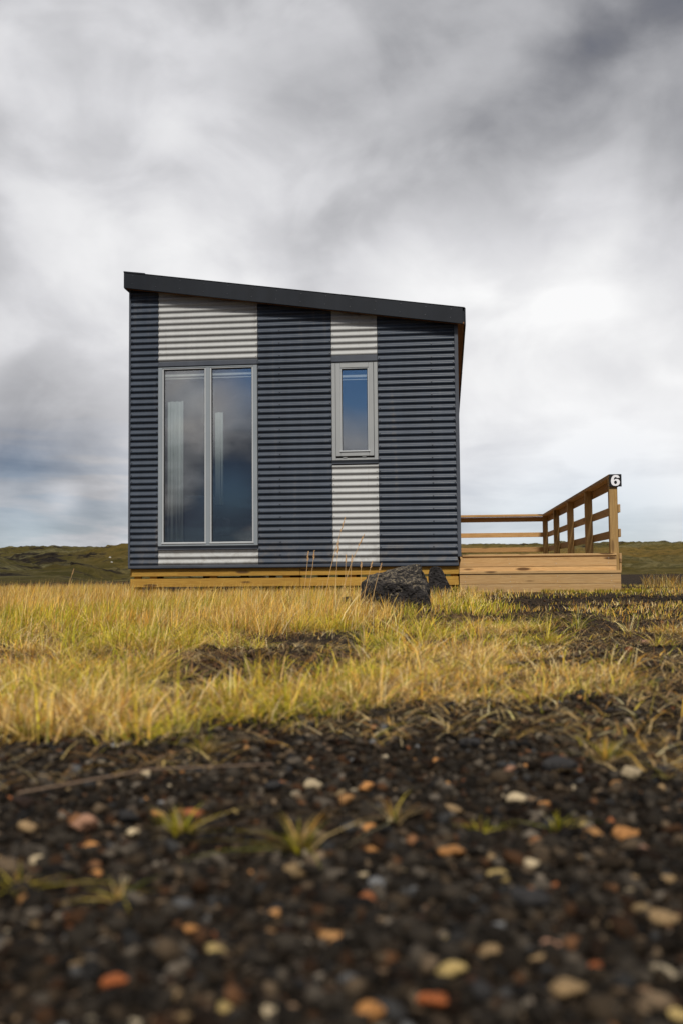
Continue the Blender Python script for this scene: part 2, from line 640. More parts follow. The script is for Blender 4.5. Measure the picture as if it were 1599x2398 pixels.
# ------------------------------------------------------------------ cabin
FB = .371                 # underside of the metal wall
PIT, AMP, ZC = .0763, .0100, .433
LEN = 9.2                 # depth of the building
cabin = tag(empty('cabin'), 'dark corrugated metal cabin with pale stripes, two windows and a sloping roof', 'cabin')


def roof_z(x, off=0.0):
    """height of the fascia's lower edge"""
    return 3.836 - .1440*x + off


WX = .0
# timber core walls with real window openings
OP = [(.40, 1.585, .66, 2.84), (2.55, 3.055, 1.67, 2.83)]
core = MB()
TH0, TH1 = .004, .15


def core_piece(x0, x1, z0, z1):
    pts = [(x0, z0), (x1, z0), (x1, z1 if z1 else roof_z(x1, .12)), (x0, z1 if z1 else roof_z(x0, .12))]
    core.prism(pts, TH0, TH1)


core_piece(.012, .40, .40, None)
core_piece(.40, 1.585, .40, .66)
core_piece(.40, 1.585, 2.84, None)
core_piece(1.585, 2.55, .40, None)
core_piece(2.55, 3.055, .40, 1.67)
core_piece(2.55, 3.055, 2.83, None)
core_piece(3.055, 4.02, .40, None)
core.build('front_wall', INNER, cabin)
for nm, x0, x1 in (('side_wall', .012, .15), ('side_wall', 3.88, 4.02)):
    w = MB().prism([(x0, .40), (x1, .40), (x1, roof_z(x1, .12)), (x0, roof_z(x0, .12))], TH1, LEN)
    w.build(nm, INNER, cabin)
MB().prism([(.15, .40), (3.88, .40), (3.88, roof_z(3.88, .12)), (.15, roof_z(.15, .12))], LEN-.14, LEN).build('rear_wall', INNER, cabin)
MB().prism([(.15, .50), (3.88, .50), (3.88, roof_z(3.88, -.1)), (.15, roof_z(.15, -.1))], 3.6, 3.7).build('partition', INNER, cabin)
box('floor', FLOORW, cabin, .012, 4.02, TH1-.146, LEN, .372, .398)


def corrugated(name, x0, x1, z0, z1, mat, screws, smat, side=0, y_from=0.0, y_to=0.0, rows=None):
    """horizontally ribbed steel sheet; z1 None = cut along the roof"""
    top = z1 if z1 is not None else roof_z(x0, .10)
    n = int((top-z0)/PIT*12)+1
    zs = np.linspace(z0, top, n)
    ncol = max(2, int((x1-x0)/.22)+1)
    xs = np.linspace(x0, x1, ncol)
    bm = bmesh.new()
    grid = []
    ph = random.random()*50
    for z in zs:
        row = []
        for x in xs:
            w = math.cos(2*math.pi*(z-ZC)/PIT)
            w = math.copysign(abs(w)**.85, w)
            yy = -.0145 - AMP*w + .0011*(float(vnoise(np.array(x*2.3+ph), np.array(z*1.7)))-.5)
            row.append(bm.verts.new((x, yy, z)))
        grid.append(row)
    for i in range(n-1):
        for j in range(ncol-1):
            bm.faces.new((grid[i][j], grid[i][j+1], grid[i+1][j+1], grid[i+1][j]))
    if z1 is None:
        nrm = Vector((.1440, 0, 1)).normalized()
        bmesh.ops.bisect_plane(bm, geom=bm.verts[:]+bm.edges[:]+bm.faces[:], dist=1e-5,
                               plane_co=(0, 0, roof_z(0, .08)), plane_no=nrm, clear_outer=True)
    me = bpy.data.meshes.new(name)
    bm.normal_update()
    bm.to_mesh(me)
    bm.free()
    for pl in me.polygons:
        pl.use_smooth = True
    o = link(name, me, mat, cabin)
    mb = MB()
    for (sx, every, ph0) in screws:
        k = 0
        while True:
            k += 1
            zz = ZC + PIT*(k+.12)
            if zz > top-.05 or (z1 is None and zz > roof_z(sx, -.03)):
                break
            if zz < z0+.02:
                continue
            if (k+ph0) % every and (k+ph0) % 9 != 4:
                continue
            yy = -.0145 - AMP*math.cos(2*math.pi*.12)
            mb.dome((sx+random.uniform(-.003, .003), yy, zz+random.uniform(-.003, .003)), .009, .007)
    if mb.v:
        mb.build('screws', smat, o)['kind'] = 'stuff'
    return o


corrugated('corrugated_panel', .018, .368, .402, None, DARK, [(.034, 2, 0), (.352, 2, 1)], SCREW_D)
corrugated('corrugated_panel', .372, 1.611, 2.915, None, LIGHT, [(.388, 2, 0), (1.597, 2, 1)], SCREW_L)
corrugated('corrugated_panel', .374, 1.613, .402, .592, LIGHT, [(.388, 2, 1), (1.597, 2, 1)], SCREW_L)
corrugated('corrugated_panel', 1.618, 2.520, .402, None, DARK, [(1.636, 2, 0), (1.885, 2, 1), (2.506, 2, 1)], SCREW_D)
corrugated('corrugated_panel', 2.526, 3.078, 2.925, None, LIGHT, [(2.542, 2, 0), (3.063, 2, 0)], SCREW_L)
corrugated('corrugated_panel', 2.526, 3.080, .402, 1.602, LIGHT, [(2.542, 2, 1), (3.063, 2, 0)], SCREW_L)
corrugated('corrugated_panel', 3.085, 4.008, .402, None, DARK, [(3.102, 2, 0), (3.730, 2, 0), (3.992, 2, 0)], SCREW_D)

# side cladding (ribbed sheets along the two long walls)
for nm, X, sg, ztop in (('side_cladding', .0, -1, 3.70), ('side_cladding', 4.03, 1, 3.20)):
    n = int((ztop-.402)/PIT*8)
    zs = np.linspace(.402, ztop, n)
    mb = MB()
    for z in zs:
        xx = X + sg*(.004 + AMP*(1+math.cos(2*math.pi*(z-ZC)/PIT))*.5)
        mb.v += [(xx, .002, z), (xx, LEN, z)]
    mb.f = [(2*i, 2*i+1, 2*i+3, 2*i+2) for i in range(n-1)]
    mb.build(nm, DARK, cabin, smooth=True)

# trims and flashings
MB().prism([(-.004, FB+.02), (.018, FB+.02), (.018, roof_z(.018, .05)), (-.004, roof_z(-.004, .05))], -.030, .002).build('corner_trim', TRIM, cabin, .003)
MB().prism([(4.009, .474), (4.052, .474), (4.052, roof_z(4.052, .03)), (4.009, roof_z(4.009, .03))], -.030, .05).build('corner_trim', TRIM, cabin, .003)
box('base_flashing', TRIM, cabin, .0, 4.02, -.034, .002, FB, .402, .003)
box('base_drip', FASCIA, cabin, .0, 4.02, -.040, -.0345, FB-.006, FB+.004)
for (x0, x1, zt, zb, hd, sl) in ((.370, 1.612, 2.853, .635, .052, .038), (2.525, 3.080, 2.847, 1.648, .070, .038)):
    box('window_head_flashing', TRIM, cabin, x0, x1, -.026, .004, zt+.004, zt+hd+.012, .003)
    box('window_head_drip', FASCIA, cabin, x0, x1, -.036, -.0265, zt+.002, zt+.010)
    MB().prism([(x0, zb-sl), (x1, zb-sl), (x1, zb-.002), (x0, zb-.002)], -.032, .004).build('window_sill_flashing', FASCIA, cabin, .003)
    box('window_sill_lip', TRIM, cabin, x0, x1, -.036, -.0325, zb-sl-.004, zb-sl+.008)
# slim joint strips between panels
for xj in (.3700, 1.6155, 2.523, 3.0825):
    MB().prism([(xj-.0025, .402), (xj+.0025, .402), (xj+.0025, roof_z(xj, .05)), (xj-.0025, roof_z(xj, .05))], -.006, .003).build('joint_strip', GASKET, cabin)

# roof: slab, front fascia board, raised verge flashing, eaves
YF = -.125
roof = MB().prism([(-.030, roof_z(-.030, .03)), (4.130, roof_z(4.130, .03)), (4.130, roof_z(4.130, .185)), (-.030, roof_z(-.030, .185))], YF+.02, LEN+.12)
roof = roof.build('roof', FASCIA, cabin)
MB().prism([(-.040, roof_z(-.040)), (4.112, roof_z(4.112)), (4.112, roof_z(4.112, .197)), (-.040, roof_z(-.040, .197))], YF-.004, YF+.020).build('fascia', FASCIA, roof, .003)
MB().prism([(-.042, roof_z(-.042, .190)), (.231, roof_z(.231, .190)), (.231, roof_z(.231, .213)), (-.042, roof_z(-.042, .209))], YF-.010, LEN+.12).build('ridge_flashing', FASCIA, roof, .003)
MB().prism([(.2315, roof_z(.2315, .1975)), (4.135, roof_z(4.135, .1975)), (4.135, roof_z(4.135, .203)), (.2315, roof_z(.2315, .203))], YF-.009, YF+.30).build('verge_flashing', FASCIA, roof)
MB().prism([(4.1305, roof_z(4.131, -.01)), (4.146, roof_z(4.146, -.01)), (4.146, roof_z(4.146, .200)), (4.1305, roof_z(4.131, .200))], YF+.006, LEN+.12).build('eave_board', FASCIA, roof, .002)
MB().prism([(-.0415, roof_z(-.041, -.002)), (-.0305, roof_z(-.031, -.002)), (-.0305, roof_z(-.031, .188)), (-.0415, roof_z(-.041, .188))], YF+.0205, LEN+.12).build('eave_board', FASCIA, roof)
for k, (x0, x1) in enumerate(((4.053, 4.091), (4.093, 4.130))):
    MB().prism([(x0, roof_z(x0, .008)), (x1, roof_z(x1, .008)), (x1, roof_z(x1, .029)), (x0, roof_z(x0, .029))], YF+.021, LEN+.1).build('soffit_board', SOFFIT, roof)
MB().prism([(-.029, roof_z(-.029, .010)), (4.050, roof_z(4.050, .010)), (4.050, roof_z(4.050, .029)), (-.029, roof_z(-.029, .029))], YF+.021, .003).build('soffit_board', SOFFIT, roof)
sc = MB()
for k in range(14):
    x = .075 + .300*k
    sc.dome((x, YF-.0042, roof_z(x, .160)), .0065, .004)
    sc.dome((x-.010, YF-.0042, roof_z(x-.01, .058)), .0065, .004)
sc.build('fascia_screws', SCREW_D, roof)['kind'] = 'stuff'

# skirt boards with a gap, and the piles the cabin stands on
for (z0, z1, dzz) in ((.268, .3655, 0), (.138, .240, -.003)):
    for (x0, x1) in ((.035, 2.118), (2.122, 4.018)):
        box('skirt_board', SKIRT, cabin, x0, x1, -.002, .026, z0, z1, .003)
for x in (.10, .30, 1.05, 1.95, 2.75, 3.35, 3.965):
    box('skirt_batten', SKIRT, cabin, x-.045, x+.045, .0265, .075, .10, .364, .003)
for yy in (.45, 3.2, 6.0, 8.9):
    for x in (.22, 2.0, 3.78):
        box('pile', SKIRT, cabin, x-.07, x+.07, yy-.07, yy+.07, -.1, .371, .004)
for z0, z1 in ((.268, .3655), (.138, .240)):
    box('skirt_board', SKIRT, cabin, .008, .034, .03, LEN, z0, z1, .003)


# windows
def ring(x0, x1, z0, z1, l, r_, b, t, y0, y1):
    mb = MB()
    mb.box(x0, x0+l, y0, y1, z0, z1)
    mb.box(x1-r_, x1, y0, y1, z0, z1)
    if b:
        mb.box(x0+l, x1-r_, y0, y1, z0, z0+b)
    if t:
        mb.box(x0+l, x1-r_, y0, y1, z1-t, z1)
    return mb


def pane(name, parent, x0, x1, z0, z1, y):
    ring(x0-.004, x1+.004, z0-.004, z1+.004, .011, .011, .009, .013, y-.010, y-.002).build('gasket', GASKET, parent)
    return box(name, GLASS, parent, x0, x1, y, y+.006, z0, z1)


win = empty('window')
win.parent = cabin
ring(.372, 1.610, .637, 2.851, .050, .050, .024, .018, -.030, .10).build('frame', FRAME, win, .003)
box('mullion', FRAME, win, .9705, 1.0215, -.030, .10, .6612, 2.8328, .003)
for (x0, x1) in ((.4225, .970), (1.022, 1.5595)):
    ring(x0, x1, .685, 2.8325, .017, .017, 0, .013, -.026, .02).build('glazing_bead', BEAD, win, .004)
    MB().prism([(x0-.004, .662), (x1+.004, .662), (x1+.004, .6845), (x0-.004, .6845)], -.038, .02).build('bottom_bead', BEAD, win, .006, 2)
    pane('pane', win, x0+.017, x1-.017, .6845, 2.8195, .004)
win2 = empty('window')
win2.parent = cabin
ring(2.526, 3.079, 1.650, 2.845, .045, .045, .026, .016, -.026, .10).build('frame', FRAME2, win2, .003)
ring(2.5745, 3.0305, 1.697, 2.826, .058, .058, .052, .052, -.040, .03).build('sash', FRAME2, win2, .004)
ring(2.6325, 2.9725, 1.7645, 2.774, .013, .013, 0, .012, -.034, .01).build('glazing_bead', BEAD, win2, .003)
MB().prism([(2.620, 1.7492), (2.985, 1.7492), (2.985, 1.7642), (2.620, 1.7642)], -.050, .01).build('bottom_bead', BEAD, win2, .004, 2)
pane('pane', win2, 2.6455, 2.9595, 1.7645, 2.762, .000)
for x in (2.68, 2.91):
    box('drain_cap', FRAME2, win2, x-.025, x+.025, -.034, -.0265, 1.678, 1.688, .003)
box('sash_gap', GASKET, win2, 2.5715, 3.0335, .005, .02, 1.6765, 1.6965)

# ------------------------------------------------------------------ things inside
m, N, p, _ = material('dark_upholstery')
g = N.new('ShaderNodeNewGeometry')
N.put(p.inputs['Base Color'], N.mix(N.noise(g.outputs['Position'], 60, 3), (.012, .016, .024), (.026, .032, .043)))
p.inputs['Roughness'].default_value = .95
UPH = m
m, N, p, _ = material('pale_curtain_cloth')
g = N.new('ShaderNodeNewGeometry')
N.put(p.inputs['Base Color'], N.mix(N.noise(N.vm('MULTIPLY', g.outputs['Position'], (40, 40, 2)), 1, 3), (.25, .28, .27), (.34, .36, .35)))
p.inputs['Roughness'].default_value = .9
CURT = m


def rounded(name, mat, parent, x0, x1, y0, y1, z0, z1, b):
    return MB().box(x0, x1, y0, y1, z0, z1).build(name, mat, parent, b, 4, True)


chair = tag(empty('armchair', (0, -.12, 0)), 'dark upholstered armchair behind the left pane of the tall double window', 'armchair')
mb = MB()
prof = [(.50, .46), (.92, .46), (1.02, 1.22), (.97, 1.285), (.52, 1.285), (.445, 1.22)]
mb.prism(prof, .42, .56)
mb.build('backrest', UPH, chair, .04, 4, True)
rounded('seat', UPH, chair, .50, .96, .562, 1.10, .72, .88, .04)
for x in (.44, .965):
    rounded('arm', UPH, chair, x, x+.10, .562, 1.06, .80, 1.02, .035)
for x in (.52, .92):
    for y in (.50, 1.02):
        MB().tube([(x, y, .398), (x, y, .73)], [.014, .022], 8).build('leg', GASKET, chair)


def curtain(x0, x1, y, z0, z1, label):
    n = 40
    mb = MB()
    for i in range(n):
        t = i/(n-1)
        x = x0 + (x1-x0)*t
        yy = y + .022*math.sin(t*(x1-x0)*95) + .008*math.sin(t*31)
        for z in (z0, (z0+z1)/2, z1):
            mb.v.append((x, yy*(1 if z > z0 else 1.0), z))
    for i in range(n-1):
        for k in range(2):
            a = i*3+k
            mb.f.append((a, a+3, a+4, a+1))
    o = mb.build('curtain', CURT, None, smooth=True)
    sm = o.modifiers.new('thickness', 'SOLIDIFY')
    sm.thickness = .004
    return tag(o, label, 'curtain')


curtain(.450, .650, .135, .62, 2.45, 'narrow pale curtain hanging at the left edge of the tall window')
curtain(1.045, 1.15, .15, 1.15, 2.30, 'narrow pale drape seen just right of the tall window\'s mullion')  # added cloth strip, takes the place of a pale reflection in the pane
for x0, x1, z, lab in ((.44, .965, 2.79, 'pale blind rail across the top of the left pane'),
                       (1.03, 1.555, 2.79, 'pale blind rail across the top of the right pane of the tall window'),
                       (2.645, 2.965, 2.715, 'pale blind rail across the top of the small window')):
    b = empty('blind', (0, 0, 0))
    tag(b, lab, 'blind')
    box('head_rail', PAINTED, b, x0, x1, .022, .055, z-.048, z-.016, .004)
    box('bottom_rail', PAINTED, b, x0, x1, .026, .045, z-.080, z-.070, .003)

# ------------------------------------------------------------------ deck
DZ, RY, PX = .501, .252, 5.829
deck = tag(empty('deck'), 'timber deck with a step and three-rail balustrade along the cabin\'s right side', 'deck')
# deck boards run across
bw = .142
k = 0
y = RY-.016
proto = None
while y < 8.74:
    if proto is None:
        proto = MB().box(4.066, 5.892, 0, bw, DZ-.026, DZ).mesh('deck_board', .003)
    o = link('deck_board', proto, DECKX, deck)
    o.location = (random.uniform(-.002, .002), y, 0)
    y += bw+.005
    k += 1
box('riser_board', DECKX, deck, 4.022, 5.892, RY, RY+.026, .350, .474, .003)
box('riser_board', DECKX, deck, 4.024, 5.890, RY, RY+.026, .206, .346, .003)
box('step_tread', DECKX, deck, 4.022, 5.892, -.062, .100, .266, .298, .003)
box('step_tread', DECKX, deck, 4.022, 5.892, .106, RY-.003, .266, .298, .003)
box('step_riser_board', DECKX, deck, 4.026, 5.888, -.050, -.024, .146, .2655, .003)
box('step_riser_board', DECKX, deck, 4.024, 5.889, -.050, -.024, -.03, .1435, .003)
box('step_side_board', DECKY, deck, 5.862, 5.888, -.023, RY-.001, .05, .2655, .003)
sc = MB()
for x in (4.10, 4.62, 5.18, 5.80):
    for z in (.385, .444):
        sc.dome((x+random.uniform(-.01, .01), RY-.0002, z), .004, .002)
    for z in (.175, .235, .06, .115):
        sc.dome((x+random.uniform(-.02, .02), -.0502, z), .004, .002)
sc.build('screws', SCREW_L, deck)['kind'] = 'stuff'
for y0 in np.arange(.6, 8.6, .6):
    box('joist', DECKX, deck, 4.10, 5.826, y0, y0+.045, .36, .4745)
post_me = MB().box(0, .098, 0, .098, -.1, 1.404).mesh('post', .004)
for k in range(5):
    yk = .281 + 2.086*k
    o = link('post', post_me, POSTZ, deck)
    o.location = (PX, yk, 0)
YE = .281+2.086*4
# outside faces of the posts carry the boards
rail_me = MB().box(5.928, 5.954, .262, YE+.13, 0, .098).mesh('rail', .003)
for z in (1.302, .988, .694):
    o = link('rail', rail_me, DECKY, deck)
    o.location = (0, 0, z)
box('edge_board', DECKY, deck, 5.928, 5.956, .262, YE+.13, .395, .500, .003)
box('edge_board', DECKY, deck, 5.929, 5.955, .275, YE+.13, .285, .390, .003)
cap_y = [.268, 3.2, 6.05, YE+.128]
for a, b in zip(cap_y[:-1], cap_y[1:]):
    box('handrail', DECKY, deck, 5.826, 5.972, a, b-.004, 1.4045, 1.448, .004)
for (z0, z1) in ((1.302, 1.400), (.986, 1.080), (.684, .776)):
    box('rail', RAILX, deck, 4.066, 5.926, YE+.099, YE+.125, z0, z1, .003)
box('handrail', RAILX, deck, 4.066, 5.824, YE-.018, YE+.128, 1.405, 1.4485, .004)
o = link('post', post_me, POSTZ, deck)
o.location = (4.07, YE, 0)

# ------------------------------------------------------------------ number sign
sign = tag(empty('number_sign', (5.903, .26, 1.372)), 'square black sign with a white 6 on the end of the handrail', 'sign')
MB().box(-.0725, .0725, -.004, .004, -.075, .075).build('plate', BLACK, sign, .002)
cu = bpy.data.curves.new('digit', 'CURVE')
cu.dimensions = '2D'
cu.fill_mode = 'BOTH'
cu.extrude = .004
OUT6 = [(.96, .92), (.93, 1.05), (.84, 1.16), (.70, 1.23), (.54, 1.25), (.36, 1.22), (.21, 1.13), (.10, .98), (.03, .80), (.0, .60), (.01, .42),
        (.06, .24), (.16, .10), (.31, .02), (.5, .0), (.69, .02), (.84, .10), (.95, .23), (1.0, .40), (.97, .57), (.88, .70), (.75, .77), (.60, .79),
        (.45, .75), (.33, .67), (.335, .80), (.38, .93), (.46, 1.0), (.55, 1.01), (.62, .98), (.655, .905)]
HOLE6 = [(.505+.165*math.cos(2*math.pi*i/20), .40+.20*math.sin(2*math.pi*i/20)) for i in range(20)]
for cont in (OUT6, HOLE6):
    sp = cu.splines.new('POLY')
    sp.points.add(len(cont)-1)
    for q, (a_, b_) in zip(sp.points, cont):
        q.co = (a_, b_, 0, 1)
    sp.use_cyclic_u = True
to = bpy.data.objects.new('digit_source', cu)
COL.objects.link(to)
bpy.context.view_layer.update()
dg = bpy.context.evaluated_depsgraph_get()
me = bpy.data.meshes.new_from_object(to.evaluated_get(dg))
me.name = 'digit'
bpy.data.objects.remove(to)
co = np.empty(len(me.vertices)*3)
me.vertices.foreach_get('co', co)
co = co.reshape(-1, 3)
cx, cz = (co[:, 0].min()+co[:, 0].max())/2, (co[:, 1].min()+co[:, 1].max())/2
sx, sz = .106/(np.ptp(co[:, 0])), .132/(np.ptp(co[:, 1]))
new = np.stack([(co[:, 0]-cx)*sx, -.0052-co[:, 2]*.2, (co[:, 1]-cz)*sz], -1)
me.vertices.foreach_set('co', new.ravel())
me.materials.clear()
link('digit', me, WHITE, sign)

# ------------------------------------------------------------------ lava boulders
m, N, p, _ = material('vesicular_lava_rock')
tcn = N.new('ShaderNodeTexCoord')
P = tcn.outputs['Object']
g = N.new('ShaderNodeNewGeometry')
pits = N.voro(P, 42, 'SMOOTH_F1')
pits2 = N.voro(P, 95)
f1 = N.noise(P, 14, 6, .65)
f2 = N.noise(P, 55, 5, .7)
c = N.mix(N.rng(f1, .35, .65), (.011, .010, .010), (.036, .032, .032))
c = N.mix(N.rng(pits, .32, .12, 0, .8), c, (.004, .004, .004))
c = N.mix(N.rng(f2, .55, .75, 0, .6), c, (.075, .068, .064))
nz = N.xyz(g.outputs['Normal'])[2]
lich = N.m('MULTIPLY', N.rng(N.m('ADD', N.xyz(g.outputs['True Normal'])[2], N.m('MULTIPLY', f1, .5)), .55, .95), N.rng(f2, .44, .60))
at = N.new('ShaderNodeAttribute', attribute_name='lichen', attribute_type='OBJECT')
lich = N.m('MULTIPLY', lich, at.outputs['Fac'])
c = N.mix(lich, c, N.mix(N.rng(pits2, .2, .6), (.30, .25, .16), (.16, .13, .09)))
N.put(p.inputs['Base Color'], c)
p.inputs['Roughness'].default_value = .88
p.inputs['Specular IOR Level'].default_value = .3
N.put(p.inputs['Normal'], N.bump(N.m('ADD', N.m('MULTIPLY', pits, .8), N.m('ADD', f2, N.m('MULTIPLY', pits2, .4))), .9, .02))
ROCK = m


def ico(sub):
    bm = bmesh.new()
    bmesh.ops.create_icosphere(bm, subdivisions=sub, radius=1)
    V = np.array([v.co for v in bm.verts])
    F_ = np.array([[v.index for v in f.verts] for f in bm.faces])
    bm.free()
    return V, F_


def noise3(P_, s, k):
    return (fbm(P_[:, 0]*s+k, P_[:, 1]*s+P_[:, 2]*s*.71, k, 4) + fbm(P_[:, 2]*s+k*3, P_[:, 0]*s*.6-P_[:, 1]*s, k+9, 4))/2


def boulder(name, label, pts, loc, rough, lichen, seed, sub=6):
    """block cut by the planes of its corner hull, edges worn, then pitted"""
    bm = bmesh.new()
    for q in pts:
        bm.verts.new(q)
    bmesh.ops.convex_hull(bm, input=bm.verts)
    bmesh.ops.recalc_face_normals(bm, faces=bm.faces)
    ctr = np.mean(np.array(pts), 0)
    pn, pd = [], []
    for f_ in bm.faces:
        n_ = np.array(f_.normal)
        d_ = float(np.array(f_.verts[0].co) @ n_ - ctr @ n_)
        if d_ < 0:
            n_, d_ = -n_, -d_
        if d_ > 1e-4:
            pn.append(n_)
            pd.append(d_)
    bm.free()
    V, F_ = ico(sub)
    V = V/np.linalg.norm(V, axis=1)[:, None]
    k_ = np.clip(V @ np.array(pn).T, 1e-3, None)/np.array(pd)[None]      # 1/distance to every plane
    p_ = 22.0
    r_ = (k_**p_).sum(1)**(-1/p_)
    P_ = ctr + V*r_[:, None]
    d = (noise3(P_, 6, seed)-.5)*rough*2.0 + (noise3(P_, 20, seed+5)-.5)*rough*1.5 - np.clip(noise3(P_, 45, seed+8)-.52, 0, 1)*rough*2.6
    P_ = P_ + V*d[:, None]
    o = link(name, big_mesh(name, P_, F_, None, True), ROCK)
    o.location = loc
    o['lichen'] = lichen
    return tag(o, label, 'boulder')


# corner points of the big block, x-z taken from its outline, with its own depth
S = 1/292.0
cxp = 923
R1 = []
front = [(848, 1440), (846, 1385), (852, 1372), (905, 1376), (975, 1380), (996, 1395), (1003, 1440)]
ridge = [(858, 1357), (882, 1351), (940, 1343), (984, 1331), (992, 1345), (1003, 1380)]
for (u, v) in front:
    R1.append(((u-cxp)*S*1.06, -.19, (1441-v)*S*1.14))
for (u, v) in ridge:
    R1.append(((u-cxp)*S*1.05, -.01, (1441-v)*S*1.12))
for (u, v) in ((862, 1362), (975, 1336), (1000, 1440), (852, 1440), (998, 1385), (856, 1385)):
    R1.append(((u-cxp)*S*1.05, .24, (1441-v)*S*1.12))
b1 = at_y(cxp, 1400, -3.95)
boulder('boulder', 'large slant-topped dark lava boulder with pale lichen standing in the grass', R1, (b1[0], -3.95, -.045), .032, .8, 3)
S = 1/209.0
R2 = []
for (u, v) in ((1003, 1396), (1002, 1340), (1006, 1328), (1016, 1324), (1032, 1327), (1041, 1350), (1056, 1375), (1060, 1396)):
    R2.append(((u-1030)*S, -.09, (1396-v)*S))
    R2.append(((u-1030)*S*.9, .10, (1396-v)*S*.97))
b2 = at_y(1030, 1396, -.75)
boulder('boulder', 'smaller upright black lava boulder against the skirt boards by the step', R2, (b2[0], -.75, b2[2]-.01), .014, .1, 8)
R3 = [(-.05, -.03, 0), (.05, -.03, 0), (.045, .03, 0), (-.04, .04, 0), (-.04, -.02, .05), (.035, -.02, .058), (.02, .03, .06), (-.03, .03, .045)]
b3 = at_z(812, 1434)
boulder('stone', 'fist-sized dark stone in dry grass left of the big boulder', R3, (b3[0], b3[1], .06), .006, .1, 12)
bpy.data.objects['stone']['category'] = 'stone'

# white stones far off on the green hill
m, N, p, _ = material('white_stone')
g = N.new('ShaderNodeNewGeometry')
N.put(p.inputs['Base Color'], N.mix(N.noise(g.outputs['Position'], 4, 3), (.40, .39, .36), (.52, .50, .47)))
p.inputs['Roughness'].default_value = .9
WST = m
bpy.context.view_layer.update()
for (u, v, lab) in ((258, 1306, 'tiny white stone on the green hillside left of the cabin, the upper one'),
                    (262, 1317.5, 'tiny white stone on the green hillside left of the cabin, the lower one')):
    d = Vector(ray(u, v)).normalized()
    hit, loc, nn, ii = hills.ray_cast(Vector(CAM), d)
    if not hit:
        loc = Vector(CAM)+d*110
    s = (loc-Vector(CAM)).length*3.6/FPX
    bm = bmesh.new()
    bmesh.ops.create_icosphere(bm, subdivisions=2, radius=s*.5)
    for q in bm.verts:
        q.co = Vector((q.co.x*1.5, q.co.y, q.co.z*.9))*(1+random.uniform(-.15, .15))
    me = bpy.data.meshes.new('white_stone')
    bm.to_mesh(me)
    bm.free()
    o = link('white_stone', me, WST)
    o.location = loc+Vector((0, 0, s*.2))
    tag(o, lab, 'stone', 'white stones on the hill')

# ------------------------------------------------------------------ gravel
m, N, p, _ = material('lava_gravel')
at = N.new('ShaderNodeAttribute', attribute_name='tint')
g = N.new('ShaderNodeNewGeometry')
n1 = N.noise(g.outputs['Position'], 260, 4, .6)
n2 = N.noise(g.outputs['Position'], 90, 4, .6)
c = N.mix(N.rng(n1, .35, .7, 0, .55), at.outputs['Color'], (.018, .014, .011))
c = N.mix(N.rng(n2, .5, .7, 0, .35), c, N.mix(1.0, at.outputs['Color'], (1.5, 1.3, 1.1), 'MULTIPLY'))
N.put(p.inputs['Base Color'], c)
p.inputs['Roughness'].default_value = .85
p.inputs['Specular IOR Level'].default_value = .06
N.put(p.inputs['Normal'], N.bump(n2, .6, .003))
GRAVEL = m


ICO1, ICO2 = ico(1), ico(2)
PAL = np.array([(.006, .005, .004), (.010, .008, .006), (.016, .012, .009), (.028, .019, .013), (.034, .018, .010),
                (.055, .038, .025), (.10, .070, .044), (.20, .135, .070), (.30, .21, .11), (.36, .19, .075), (.26, .095, .038), (.36, .30, .21)])
PWT = np.array([.18, .20, .17, .13, .08, .08, .06, .035, .02, .018, .012, .015])
PWT = PWT/PWT.sum()


def rot_mats(n, tilt):
    a = RNG.uniform(0, 2*np.pi, n)
    b = RNG.normal(0, tilt, n)
    c_ = RNG.normal(0, tilt, n)
    ca, sa, cb, sb, cc, sc_ = np.cos(a), np.sin(a), np.cos(b), np.sin(b), np.cos(c_), np.sin(c_)
    Rz = np.zeros((n, 3, 3)); Rx = np.zeros((n, 3, 3)); Ry = np.zeros((n, 3, 3))
    Rz[:, 0, 0] = ca; Rz[:, 0, 1] = -sa; Rz[:, 1, 0] = sa; Rz[:, 1, 1] = ca; Rz[:, 2, 2] = 1
    Rx[:, 0, 0] = 1; Rx[:, 1, 1] = cb; Rx[:, 1, 2] = -sb; Rx[:, 2, 1] = sb; Rx[:, 2, 2] = cb
    Ry[:, 1, 1] = 1; Ry[:, 0, 0] = cc; Ry[:, 0, 2] = sc_; Ry[:, 2, 0] = -sc_; Ry[:, 2, 2] = cc
    return Rx @ Ry @ Rz


def stones(x, y, size, col, base, sink=.3):
    V0, F0 = base
    n, nv = len(x), len(V0)
    sc_ = np.stack([RNG.uniform(.8, 1.35, n), RNG.uniform(.7, 1.1, n), RNG.uniform(.45, .8, n)], -1)*size[:, None]*.5
    jit = 1 + RNG.normal(0, .24, (n, nv, 1)).clip(-.45, .45)
    V = V0[None]*jit
    V = V*sc_[:, None, :]
    V = np.einsum('nij,nvj->nvi', rot_mats(n, .3), V)
    z = ground_h(x, y) + sc_[:, 2]*(1-sink*1.4)
    V = V + np.stack([x, y, z], -1)[:, None, :]
    F_ = F0[None] + (np.arange(n)*nv)[:, None, None]
    C = np.repeat(col[:, None, :], nv, 1)
    return V.reshape(-1, 3), F_.reshape(-1, 3), C.reshape(-1, 3)


def polar(n, r0, r1, half, power=1.0, centre=None):
    """points round the camera's foot, in front of it"""
    u_ = RNG.uniform(0, 1, n)
    r = (r0**(2-power+1e-9) + u_*(r1**(2-power+1e-9)-r0**(2-power+1e-9)))**(1/(2-power+1e-9))
    a = YAW + RNG.uniform(-half, half, n)
    return CAM[0]+r*np.sin(a), CAM[1]+r*np.cos(a), r


